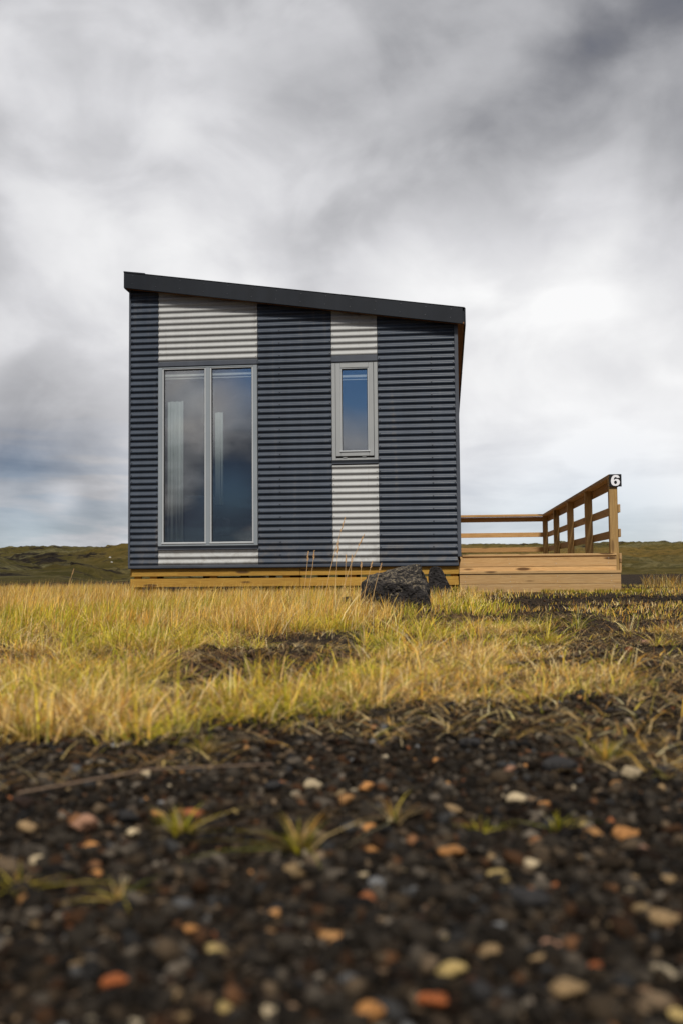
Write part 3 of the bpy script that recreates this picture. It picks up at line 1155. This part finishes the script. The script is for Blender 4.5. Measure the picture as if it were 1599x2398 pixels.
def pick_cols(n, boost=1.0):
    """most chips near black, a long tail of brown, grey, tan and rust"""
    v = np.exp(RNG.normal(math.log(.0160), .95, n)).clip(.004, .16)
    hue = RNG.uniform(0, 1, n)
    t = np.where((hue < .46)[:, None], (1.0, .84, .66), np.where((hue < .82)[:, None], (1.0, .72, .46), np.where((hue < .90)[:, None], (.9, .92, .95), (1.25, .60, .28))))
    c_ = v[:, None]*t*1.15
    acc = RNG.uniform(0, 1, n) < .019*boost
    c_[acc] = PAL[RNG.integers(7, len(PAL), acc.sum())]*RNG.uniform(.6, 1.1, (acc.sum(), 1))
    return c_


H_ = math.radians(36)
VV, FF, CC = [], [], []
off = 0


def addset(t):
    global off
    VV.append(t[0]); FF.append(t[1]+off); CC.append(t[2])
    off += len(t[0])


x, y, r = polar(36000, .42, 2.6, math.radians(33), .55)
s = np.exp(RNG.normal(math.log(.0080), .50, len(x))).clip(.003, .024)
addset(stones(x, y, s, pick_cols(len(x), .65), ICO1))
x, y, r = polar(7000, .40, 2.7, math.radians(33), .5)
s = np.exp(RNG.normal(math.log(.0130), .34, len(x))).clip(.008, .030)
addset(stones(x, y, s, pick_cols(len(x), .9), ICO1, .25))
# farther: bare patches between the grass and the path on the right
x, y, r = polar(24000, 2.4, 10.5, math.radians(30), .6)
qx, qy = project(np.stack([x, y, np.zeros_like(x)], -1))
keep = (fbm(x*.8, y*.8, 44, 3) > .50) | (qx > 1150)
x, y = x[keep], y[keep]
s = np.exp(RNG.normal(math.log(.010), .45, len(x))).clip(.005, .035)
addset(stones(x, y, s, pick_cols(len(x), .8), ICO1))
gv = link('gravel', big_mesh('gravel', np.concatenate(VV), np.concatenate(FF), np.concatenate(CC), False), GRAVEL, ground)
tag(gv, 'loose black lava gravel with scattered tan and rust chips', None, None, 'stuff')

# the pebbles that show largest, one object each
OR, RD, YE_, TN, PK, CR, GR, BK = (.50, .235, .080), (.45, .135, .045), (.48, .35, .14), (.32, .215, .11), (.40, .22, .14), (.55, .44, .28), (.040, .038, .038), (.030, .018, .013)
LIST = [(860, 2378, 100, OR), (1020, 2348, 95, RD), (1055, 2288, 82, YE_), (505, 2246, 62, YE_), (447, 2190, 55, OR), (1060, 2002, 70, OR),
        (1165, 2062, 66, YE_), (1152, 2013, 50, TN), (1247, 2022, 48, CR), (1483, 1824, 66, CR), (1192, 1813, 46, PK), (1205, 1871, 58, CR),
        (1058, 1896, 52, TN), (857, 1842, 52, OR), (850, 1828, 30, OR), (1470, 1964, 80, OR), (1505, 2003, 56, PK), (1470, 2093, 38, CR), (1478, 2060, 44, TN),
        (1565, 2066, 56, TN), (1056, 2212, 42, YE_), (1140, 2245, 66, TN), (1262, 2258, 66, TN), (1290, 2216, 52, PK), (197, 1947, 92, PK), (213, 1994, 56, OR),
        (376, 1906, 42, OR), (467, 1900, 32, OR), (543, 1900, 36, YE_), (600, 2041, 42, OR), (1510, 1502, 26, PK), (1330, 2325, 100, TN), (268, 2310, 74, RD),
        (180, 2262, 46, TN), (68, 1946, 60, TN), (90, 2020, 58, CR), (310, 1956, 40, CR), (1363, 1922, 34, YE_), (1276, 1872, 32, OR), (1240, 1795, 28, OR), (1282, 1795, 24, YE_),
        (1018, 1776, 26, OR), (1420, 1712, 22, OR), (862, 1938, 40, OR), (840, 1968, 26, OR), (872, 1990, 34, OR), (946, 2032, 28, CR), (852, 2048, 34, CR),
        (1340, 2306, 40, TN), (400, 2345, 60, TN), (530, 2370, 50, YE_), (640, 2370, 54, CR), (1560, 2170, 90, TN), (1500, 2280, 40, TN), (1400, 2270, 60, RD), (1590, 2380, 60, YE_),
        (225, 2046, 30, OR), (150, 2050, 26, CR), (20, 2060, 46, TN), (650, 1830, 30, TN), (340, 1812, 28, CR), (430, 1812, 26, OR), (735, 1835, 50, CR), (640, 1850, 60, GR),
        (1105, 1745, 70, GR), (1310, 1812, 90, GR), (1560, 1818, 70, GR), (1250, 2120, 110, GR), (300, 1930, 80, GR), (1120, 2330, 70, GR), (60, 1885, 70, BK), (1545, 1850, 40, TN)]
PV, PF = ICO2
peb_meshes = []
for k in range(14):
    V = PV.copy()
    for _ in range(9):                       # flat chips and facets
        nrm = RNG.normal(0, 1, 3)
        nrm /= np.linalg.norm(nrm)
        dcut = RNG.uniform(.42, .8)
        e = V @ nrm - dcut
        V = V - np.clip(e, 0, None)[:, None]*nrm
    V *= (1+RNG.normal(0, .05, (len(V), 1)))
    peb_meshes.append(V)


def pebble_mat(name, col):
    m_, N_, p_, _o = material(name)
    g_ = N_.new('ShaderNodeTexCoord')
    oi_ = N_.new('ShaderNodeObjectInfo')
    a_ = N_.noise(g_.outputs['Object'], 2.2, 5, .65)
    b_ = N_.noise(g_.outputs['Object'], 9, 5, .7)
    cc = N_.mix(N_.rng(a_, .35, .7), col, tuple(q*.50 for q in col))
    cc = N_.mix(N_.rng(b_, .5, .75, 0, .7), cc, tuple(q*.22 for q in col))
    t_ = N_.rng(oi_.outputs['Random'], 0, 1, .75, 1.15, False)
    N_.put(p_.inputs['Base Color'], N_.mix(1.0, cc, N_.vec(t_, t_, t_), 'MULTIPLY'))
    p_.inputs['Roughness'].default_value = .8
    p_.inputs['Specular IOR Level'].default_value = .10
    N_.put(p_.inputs['Normal'], N_.bump(b_, .5, .2))
    return m_


PMAT = {}


def pebble(px, py, wpx, col):
    P0 = at_z(px, py, .006)
    dist = (P0-CAM) @ _f
    s_ = wpx/FPX*dist*.5
    V = peb_meshes[random.randrange(len(peb_meshes))]*np.array([random.uniform(.95, 1.1), random.uniform(.6, .95), random.uniform(.50, .70)])*s_
    a_ = random.uniform(-.5, .5)
    R_ = np.array([[math.cos(a_), -math.sin(a_), 0], [math.sin(a_), math.cos(a_), 0], [0, 0, 1]])
    V = V @ R_.T
    if col not in PMAT:
        PMAT[col] = pebble_mat('pebble_tone', col)
    me_ = big_mesh('pebble', V, PF, None, random.random() < .35)
    o_ = link('pebble', me_, PMAT[col], ground)
    gz = float(ground_h(np.array(P0[0]), np.array(P0[1])))
    o_.location = (P0[0], P0[1], gz + s_*.52)
    o_.rotation_euler = (random.uniform(-.2, .2), random.uniform(-.2, .2), 0)


for (px_, py_, w_, c_) in LIST:
    pebble(px_, py_, w_, c_)
MORE = [tuple(c_) for c_ in ((.014, .013, .012), (.030, .024, .019), (.010, .010, .010), (.055, .040, .027), (.075, .058, .044), (.11, .075, .045), (.042, .021, .012))]
cnt = 0
while cnt < 300-len(LIST):
    py_ = 1800 + 600*random.random()**.8
    px_ = random.uniform(-30, 1630)
    pebble(px_, py_, random.uniform(20, 48)*(.7+.5*(py_-1800)/600), random.choice(MORE))
    cnt += 1

# ------------------------------------------------------------------ grass
m, N, p, out = material('dry_grass_blades')
at = N.new('ShaderNodeAttribute', attribute_name='tint')
N.put(p.inputs['Base Color'], at.outputs['Color'])
p.inputs['Roughness'].default_value = .7
p.inputs['Specular IOR Level'].default_value = .08
tl = N.new('ShaderNodeBsdfTranslucent')
N.put(tl.inputs['Color'], at.outputs['Color'])
ms = N.new('ShaderNodeMixShader')
ms.inputs[0].default_value = .27
N.t.links.new(p.outputs[0], ms.inputs[1])
N.t.links.new(tl.outputs[0], ms.inputs[2])
N.t.links.new(ms.outputs[0], out.inputs[0])
BLADE = m
GOLD = np.array([(.84, .49, .085), (.90, .59, .155), (.70, .365, .060), (.92, .69, .26), (.46, .235, .060)])
GREEN = np.array([(.41, .39, .026), (.60, .50, .036), (.76, .60, .075), (.24, .26, .024)])
STRAW = np.array([(.80, .58, .27), (.62, .40, .165), (.88, .70, .39), (.28, .165, .080)])


def blades(x, y, hgt, wid, lean, ldir, col, curl=.5, zoff=None, flat=0.0):
    """curved ribbons, three joints each; returns V,F,C"""
    n = len(x)
    z0 = ground_h(x, y) - .006 if zoff is None else zoff
    t = np.array([0, .35, .70, 1.0])
    wd = np.array([1.0, .9, .62, .0])
    dirx, diry = np.cos(ldir), np.sin(ldir)
    side = ldir + np.pi/2 + RNG.normal(0, .7, n)
    sx_, sy_ = np.cos(side), np.sin(side)
    L = []
    horiz = hgt[:, None]*(lean[:, None]*t + curl*lean[:, None]*t**2.4)
    vert = hgt[:, None]*(t - .42*np.clip(lean, 0, 1.4)[:, None]*t**2.2)
    cxs = x[:, None] + dirx[:, None]*horiz
    cys = y[:, None] + diry[:, None]*horiz
    czs = z0[:, None] + vert
    for k in range(4):
        w_ = wid*wd[k]*.5
        ctr = np.stack([cxs[:, k], cys[:, k], czs[:, k]], -1)
        if k < 3:
            o_ = np.stack([sx_*w_, sy_*w_, np.zeros(n)], -1)
            L += [ctr-o_, ctr+o_]
        else:
            L.append(ctr)
    V = np.stack(L, 1)
    f_ = np.array([(0, 1, 3), (0, 3, 2), (2, 3, 5), (2, 5, 4), (4, 5, 6)])
    F_ = f_[None] + (np.arange(n)*7)[:, None, None]
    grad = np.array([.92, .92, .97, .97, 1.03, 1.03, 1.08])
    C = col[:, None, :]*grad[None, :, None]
    return V.reshape(-1, 3), F_.reshape(-1, 3), C.reshape(-1, 3)


def join(sets, name, mat, label, cat):
    o0, V, F_, C = 0, [], [], []
    for a_ in sets:
        V.append(a_[0]); F_.append(a_[1]+o0); C.append(a_[2]); o0 += len(a_[0])
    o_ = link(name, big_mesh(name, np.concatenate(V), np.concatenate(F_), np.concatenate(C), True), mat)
    return tag(o_, label, cat, None, 'stuff')


def blocked(x, y):
    """footprints where no grass grows"""
    b_ = (x > 4.0) & (x < 5.97) & (y > -.055) & (y < 9)
    b_ |= (x > .0) & (x < 4.05) & (y > .35) & (y < 9.2)
    b_ |= (np.abs(x-b1[0]) < .26) & (np.abs(y+3.92) < .19)
    b_ |= (np.abs(x-b2[0]) < .12) & (np.abs(y+.75) < .09)
    return b_


def mixcols(n, wts):
    """wts: rows gold, green, straw for each blade"""
    u_ = RNG.uniform(0, 1, n)
    g_ = GOLD[RNG.integers(0, len(GOLD), n)]
    e_ = GREEN[RNG.integers(0, len(GREEN), n)]
    s_ = STRAW[RNG.integers(0, len(STRAW), n)]
    c_ = np.where((u_ < wts[:, 0])[:, None], g_, np.where((u_ < wts[:, 0]+wts[:, 1])[:, None], e_, s_))
    return (c_*RNG.uniform(.60, 1.18, (n, 1))).clip(0, .92)


def scatter(n, r0, r1, half, power):
    x, y, r = polar(n, r0, r1, half, power)
    k_ = ~blocked(x, y)
    x, y, r = x[k_], y[k_], r[k_]
    u_, v_ = project(np.stack([x, y, np.zeros_like(x)], -1))
    return x, y, r, u_, v_


def before_rock(x, y):
    """thin growth just in front of the big boulder"""
    return (np.abs(x-b1[0]) < .30) & (y > -5.6) & (y < -4.0)


def tufted(x, y, per, spread, hgt, wid, lean_mu, lean_sd, wts, wind, curl=.5):
    """every (x, y) is a tussock: blades fan out from it and share its tone"""
    n0 = len(x)
    k_ = RNG.poisson(per, n0)
    ii = np.repeat(np.arange(n0), k_)
    n_ = len(ii)
    ang = RNG.uniform(-np.pi, np.pi, n_)
    rr_ = np.abs(RNG.normal(0, 1, n_))*np.broadcast_to(spread, (n0,))[ii]
    bx, by = x[ii]+np.cos(ang)*rr_, y[ii]+np.sin(ang)*rr_
    ldx, ldy = np.cos(ang)*.75+wind+RNG.normal(0, .45, n_), np.sin(ang)*.75+RNG.normal(0, .45, n_)
    tone = RNG.uniform(.68, 1.14, n0)[ii]
    w3 = wts[ii]
    pref = RNG.integers(0, 4, n0)[ii]
    c_ = mixcols(n_, w3)
    pal = np.where((RNG.uniform(0, 1, n_) < w3[:, 1])[:, None], GREEN[pref], np.where((RNG.uniform(0, 1, n_) < .7)[:, None], GOLD[pref], STRAW[pref]))
    c_ = np.where((RNG.uniform(0, 1, n_) < .5)[:, None], pal, c_)*tone[:, None]
    hh = hgt[ii]*RNG.uniform(.45, 1.1, n_)
    return blades(bx, by, hh, RNG.uniform(wid[0], wid[1], n_), np.abs(RNG.normal(lean_mu, lean_sd, n_)), np.arctan2(ldy, ldx), c_.clip(0, .92), curl)


tall = []
HW = math.radians(31)
# --- tall golden sward in front of and left of the cabin
x, y, r, u_, v_ = scatter(11500, 4.4, 17.5, HW, 1.15)
edge = 870 + 60*np.sin(y*2.1) + 140*(fbm(x*1.1, y*1.1, 61, 3)-.5)
pn = fbm(x*.95, y*.95, 17, 3)
behind = (y > .2) & (u_ > 300) & (u_ < 1460)
dens = (1-sstep(edge-60, edge+110, u_))*sstep(.36, .55, pn + .20*sstep(5.2, 7.5, r))
keep = (RNG.uniform(0, 1, len(x)) < dens*np.where(before_rock(x, y), .25, 1)) & ~behind
x, y, r = x[keep], y[keep], r[keep]
n = len(x)
hg = np.where(before_rock(x, y), .6, 1)*(.10+.19*fbm(x*.9, y*.9, 23, 3))*RNG.uniform(.75, 1.15, n)*np.where(r < 6, .85, 1)
cap = .3 - np.where(project(np.stack([x, y, x*0], -1))[0] < 305, .0075, .0135)*r - ground_h(x, y)
hg = np.minimum(hg, np.clip(cap, .04, 1)*(.62+.8*RNG.uniform(0, 1, n)**1.6))
gn = sstep(.50, .64, fbm(x*1.1+5, y*.6, 29, 3))*np.clip(1.25-(r-5)/5, .12, 1)
wt_ = np.stack([.76-.58*gn, .05+.72*gn, .19-.14*gn], -1)
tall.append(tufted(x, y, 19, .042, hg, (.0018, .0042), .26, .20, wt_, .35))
# --- seed stems standing over it
x, y, r, u_, v_ = scatter(9000, 5.0, 17.0, HW, 1.2)
keep = (u_ < 860) & ~((y > .0) & (u_ > 300))
x, y, r, u_ = x[keep], y[keep], r[keep], u_[keep]
n = len(x)
cap = .3 - np.where(u_ < 305, .0060, .0110)*r - ground_h(x, y)
tall.append(blades(x, y, np.minimum(RNG.uniform(.15, .29, n), np.clip(cap, .05, 1)*RNG.uniform(.7, 1.5, n)), RNG.uniform(.002, .0042, n), np.abs(RNG.normal(.25, .18, n)), RNG.normal(.15, .7, n),
                   mixcols(n, np.tile([.75, .02, .23], (n, 1)))))
join(tall, 'tall_grass', BLADE, 'tall golden dry grass growing in front of and beside the cabin', 'grass')

short = []
# --- middle belt: tussocks of yellow green among bare soil
x, y, r, u_, v_ = scatter(7000, 1.52, 5.6, HW, .85)
cl = .62*fbm(x*1.5, y*1.5, 37, 3) + .38*fbm(x*5.0, y*5.0, 39, 2)
belt = np.exp(-((v_-1620)/62)**2)*np.where(u_ < 1480, 1, .5)
thr = .58 + .05*sstep(850, 1000, u_) + .09*sstep(1150, 1400, u_) - .15*belt + .03*sstep(1660, 1740, v_) + .10*sstep(1740, 1810, v_) - .10*sstep(1500, 1460, v_)*sstep(1000, 800, u_)
keep = RNG.uniform(0, 1, len(x)) < sstep(-.07, .05, cl-thr)
x, y, r, u_, v_ = x[keep], y[keep], r[keep], u_[keep], v_[keep]
n = len(x)
hg = RNG.uniform(.035, .105, n)*(1+.9*(RNG.uniform(0, 1, n) < .12))*np.where(u_ > 1000, .72, 1)*np.where(r > 3.4, 1.2, .80)
gn = sstep(.38, .58, fbm(x*2.3, y*2.3, 43, 3))
gn = gn*(1-.55*np.exp(-((v_-1640)/45)**2))
wt_ = np.stack([.32-.18*gn, .14+.58*gn, .54-.40*gn], -1)
short.append(tufted(x, y, 27, .026, hg, (.0014, .0034), .55, .38, wt_, .22, .9))
# a thin scatter of single blades between them
x, y, r, u_, v_ = scatter(22000, 1.85, 6.0, HW, .9)
keep = RNG.uniform(0, 1, len(x)) < .45*sstep(.46, .62, fbm(x*2.1, y*2.1, 87, 3))*sstep(1725, 1640, v_)
x, y, r = x[keep], y[keep], r[keep]
n = len(x)
short.append(blades(x, y, RNG.uniform(.02, .07, n), RNG.uniform(.0016, .0034, n), np.abs(RNG.normal(.8, .45, n)), RNG.uniform(-np.pi, np.pi, n), mixcols(n, np.tile([.25, .25, .5], (n, 1)))*.9, .9))
# --- right-hand turf: short, broken by the gravel path
x, y, r, u_, v_ = scatter(70000, 4.4, 17.0, HW, 1.25)
path = np.exp(-((v_-1412)/10)**2)*sstep(1080, 1280, u_) + np.exp(-((v_-1515)/58)**2)*sstep(1080, 1300, u_) + .9*np.exp(-((v_-1490)/26)**2)*sstep(780, 850, u_)
dens = sstep(820, 1000, u_)*(1-.97*np.clip(path, 0, 1))*sstep(.40, .54, fbm(x*1.3, y*1.3, 47, 3)+.10*sstep(6.5, 8, r)-.06*sstep(1450, 1480, v_))
dens = dens*np.where((y > 1.5) & (u_ > 1455), .65, 1)
keep = RNG.uniform(0, 1, len(x)) < dens*np.where(before_rock(x, y), .3, 1)
x, y, r, u_ = x[keep], y[keep], r[keep], u_[keep]
n = len(x)
hg = RNG.uniform(.035, .085, n)*np.where(before_rock(x, y), .7, 1)*np.where(u_ < 1120, 1.75, 1)*np.where(u_ > 1250, .75, 1)
gn = sstep(.46, .62, fbm(x*1.2+9, y*1.2, 53, 3))
wt_ = np.stack([.55-.3*gn, .15+.5*gn, .30-.2*gn], -1)
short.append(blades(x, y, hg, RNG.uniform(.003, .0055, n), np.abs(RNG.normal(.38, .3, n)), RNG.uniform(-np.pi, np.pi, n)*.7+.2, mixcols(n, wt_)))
# --- fresh green fringe along the step, and brown sedge past it
x = RNG.uniform(4.3, 6.15, 1500)
y = -.075 - np.abs(RNG.normal(0, .03, len(x)))
keep = fbm(x*3.1, y*0+2, 63, 2) > .50
x, y = x[keep], y[keep]
n = len(x)
short.append(blades(x, y, RNG.uniform(.03, .075, n), RNG.uniform(.003, .005, n), np.abs(RNG.normal(.6, .3, n)), RNG.uniform(-2.5, -.5, n), mixcols(n, np.tile([.05, .9, .05], (n, 1)))*.8))
x, y, r, u_, v_ = scatter(9000, 13.5, 20, HW, 1.0)
keep = (u_ > 1490+40*fbm(x, y, 5, 2)) & (fbm(x*.7, y*.7, 67, 3) > .42)
x, y = x[keep], y[keep]
n = len(x)
short.append(blades(x, y, RNG.uniform(.08, .26, n), RNG.uniform(.004, .007, n), np.abs(RNG.normal(.3, .2, n)), RNG.uniform(-3, 3, n), mixcols(n, np.tile([.75, .05, .2], (n, 1)))*.62))
# --- straw lying on the soil
x, y, r, u_, v_ = scatter(30000, 1.45, 6.5, HW, .75)
keep = RNG.uniform(0, 1, len(x)) < sstep(.42, .58, fbm(x*2.6, y*2.6, 73, 3) + .13*np.exp(-((v_-1715)/60)**2))
x, y = x[keep], y[keep]
n = len(x)
short.append(blades(x, y, RNG.uniform(.010, .044, n), RNG.uniform(.0010, .0024, n), RNG.uniform(1.2, 2.4, n), RNG.uniform(-np.pi, np.pi, n), mixcols(n, np.tile([.30, .03, .67], (n, 1)))*RNG.choice([.45, .7, 1.0], (n, 1)), .2, ground_h(x, y)+.008))
x, y, r, u_, v_ = scatter(26000, 1.9, 9.0, HW, .95)
keep = RNG.uniform(0, 1, len(x)) < sstep(.38, .55, fbm(x*1.7, y*1.7, 79, 3))*np.where(u_ > 1150, .4, 1)
x, y = x[keep], y[keep]
n = len(x)
BROWN = np.array([(.16, .085, .040), (.24, .135, .060), (.10, .055, .028), (.32, .20, .10)])
short.append(blades(x, y, RNG.uniform(.02, .06, n), RNG.uniform(.0016, .0034, n), RNG.uniform(.7, 2.0, n), RNG.uniform(-np.pi, np.pi, n), BROWN[RNG.integers(0, 4, n)]*RNG.uniform(.7, 1.2, (n, 1)), .5, ground_h(x, y)+.003))
join(short, 'short_grass', BLADE, 'short yellow-green and straw grass growing in broken patches on black soil', 'grass')


# ------------------------------------------------------------------ tufts in the gravel, one thing each
def tuft(px_, py_, nb, size, green, label):
    P0 = at_z(px_, py_, .006)
    dist = float((P0-CAM) @ _f)
    s_ = size/FPX*dist
    n_ = int(nb*1.7)
    x_ = RNG.normal(0, s_*.06, n_)
    y_ = RNG.normal(0, s_*.05, n_)
    hg_ = RNG.uniform(.45, 1.0, n_)*s_
    wt2 = np.tile([.15, green, .85-green], (n_, 1))
    V, F_, C = blades(x_, y_, hg_, RNG.uniform(.0014, .0030, n_), np.abs(RNG.normal(.55, .5, n_)), RNG.uniform(-np.pi, np.pi, n_), mixcols(n_, wt2)*RNG.choice([.35, .6, .8], (n_, 1)), .9, np.zeros(n_)-.004)
    o_ = link('grass_tuft', big_mesh('grass_tuft', V, F_, C, True), BLADE)
    o_.location = (P0[0], P0[1], float(ground_h(np.array(P0[0]), np.array(P0[1])))+.004)
    tag(o_, label, 'grass tuft', 'grass tufts in the gravel')


tuft(705, 1985, 44, 125, .60, 'splayed green and straw grass tuft in the gravel, the most distinct one')
tuft(425, 1955, 34, 100, .40, 'small yellowing grass tuft left of centre in the gravel')
tuft(1305, 1935, 16, 70, .75, 'sparse V-shaped green grass tuft on the right of the gravel')
tuft(1125, 1940, 14, 60, .75, 'thin dark green grass tuft between the orange pebble and the centre')
tuft(280, 2110, 16, 80, .35, 'blurred dull grass tuft low on the left of the gravel')
tuft(40, 2085, 18, 90, .6, 'blurred green grass tuft at the left edge of the gravel')
tuft(1415, 1785, 46, 80, .5, 'bushy grass tuft at the gravel\'s upper right edge')
tuft(925, 1925, 16, 85, .1, 'dry brown curled grass tuft near the middle of the gravel')
tuft(480, 1765, 40, 60, .4, 'low dry grass tuft at the upper left edge of the gravel')
tuft(60, 1735, 60, 90, .55, 'thick green and yellow tuft at the left edge below the sward')

# long dead stem lying across the gravel
a_, b_ = at_z(40, 1858, .022), at_z(640, 1790, .03)
mid = (a_+b_)/2 + np.array([0, 0, .012])
m, N, p, _ = material('dead_stem')
g = N.new('ShaderNodeNewGeometry')
N.put(p.inputs['Base Color'], N.mix(N.noise(g.outputs['Position'], 80, 3), (.22, .15, .10), (.13, .085, .055)))
p.inputs['Roughness'].default_value = .8
o = MB().tube([tuple(a_), tuple(mid), tuple(b_)], [.0014, .0012, .0008], 6).build('dead_stem', m)
tag(o, 'long thin dead stem lying across the gravel on the left', 'stem')

# ------------------------------------------------------------------ tall seed stalks before the cabin
m, N, p, _ = material('pale_seed_stalk')
g = N.new('ShaderNodeNewGeometry')
N.put(p.inputs['Base Color'], N.mix(N.noise(g.outputs['Position'], 30, 3), (.56, .37, .165), (.42, .25, .10)))
p.inputs['Roughness'].default_value = .7
STALK = m
m, N, p, _ = material('tan_seed_head')
g = N.new('ShaderNodeNewGeometry')
N.put(p.inputs['Base Color'], N.mix(N.noise(g.outputs['Position'], 120, 3), (.56, .36, .17), (.36, .205, .085)))
p.inputs['Roughness'].default_value = .8
SEED = m


def stalk(base, tip, Y, label, head=.10, bend=.3):
    A, B = at_y(*base, Y), at_y(*tip, Y+.05)
    A[2] = -.01
    e_ = empty('grass_stalk', tuple(A))
    tag(e_, label, 'grass stalk', 'tall seed stalks before the cabin')
    pts, n_ = [], 9
    for i in range(n_):
        t = i/(n_-1)
        q_ = (B-A)*t
        q_[0] += -bend*(B[0]-A[0])*math.sin(t*math.pi)*.5
        pts.append(tuple(q_))
    MB().tube(pts, [.0026-.0013*i/(n_-1) for i in range(n_)], 5).build('stem', STALK, e_)
    L = np.linalg.norm(B-A)
    mb_ = MB()
    top_ = Vector(pts[-1])
    ax_ = (top_-Vector(pts[-2])).normalized()
    for i in range(34):
        t = i/33
        c0 = top_ - ax_*(head*(1-t))
        a0 = random.uniform(0, 6.28)
        sd = (ax_.orthogonal().normalized()*math.cos(a0) + ax_.cross(ax_.orthogonal().normalized())*math.sin(a0))
        ln = .018*(1-.6*t)*random.uniform(.6, 1.1)
        p1 = c0 + sd*ln*.45 + ax_*ln*1.1
        mb_.tube([tuple(c0), tuple((c0+p1)/2+sd*.001), tuple(p1)], [.0010, .0021, .0006], 4)
    mb_.build('seed_head', SEED, e_)


stalk((752, 1432), (808, 1212), -5.3, 'tallest dry seed stalk, leaning right across the pale lower panel', .11, .2)
stalk((790, 1425), (852, 1252), -5.2, 'second tallest seed stalk, crossing the middle of the pale lower panel', .09, .3)
stalk((700, 1400), (722, 1292), -5.0, 'left one of two drooping seed stalks left of the pale lower panel', .07, -.3)
stalk((712, 1402), (736, 1290), -4.9, 'right one of two drooping seed stalks left of the pale lower panel', .07, -.2)
stalk((781, 1420), (793, 1268), -5.1, 'upright reddish seed stalk beside the pale lower panel\'s left edge', .09, .1)
stalk((806, 1410), (810, 1300), -4.8, 'short upright seed stalk at the pale lower panel\'s foot', .06, .1)
stalk((816, 1412), (824, 1300), -4.7, 'short seed stalk just right of the pale lower panel\'s centre', .06, .1)
stalk((845, 1415), (872, 1314), -4.6, 'leaning seed stalk by the left shoulder of the large boulder', .06, .2)
stalk((866, 1420), (893, 1320), -4.6, 'seed stalk rising behind the top of the large boulder', .06, .2)
stalk((842, 1400), (846, 1316), -4.6, 'thin pale stalk just left of the large boulder', .05, .1)
stalk((150, 1400), (173, 1333), -2.5, 'lone seed stalk against the hills, between the left edge and the cabin', .06, .2)
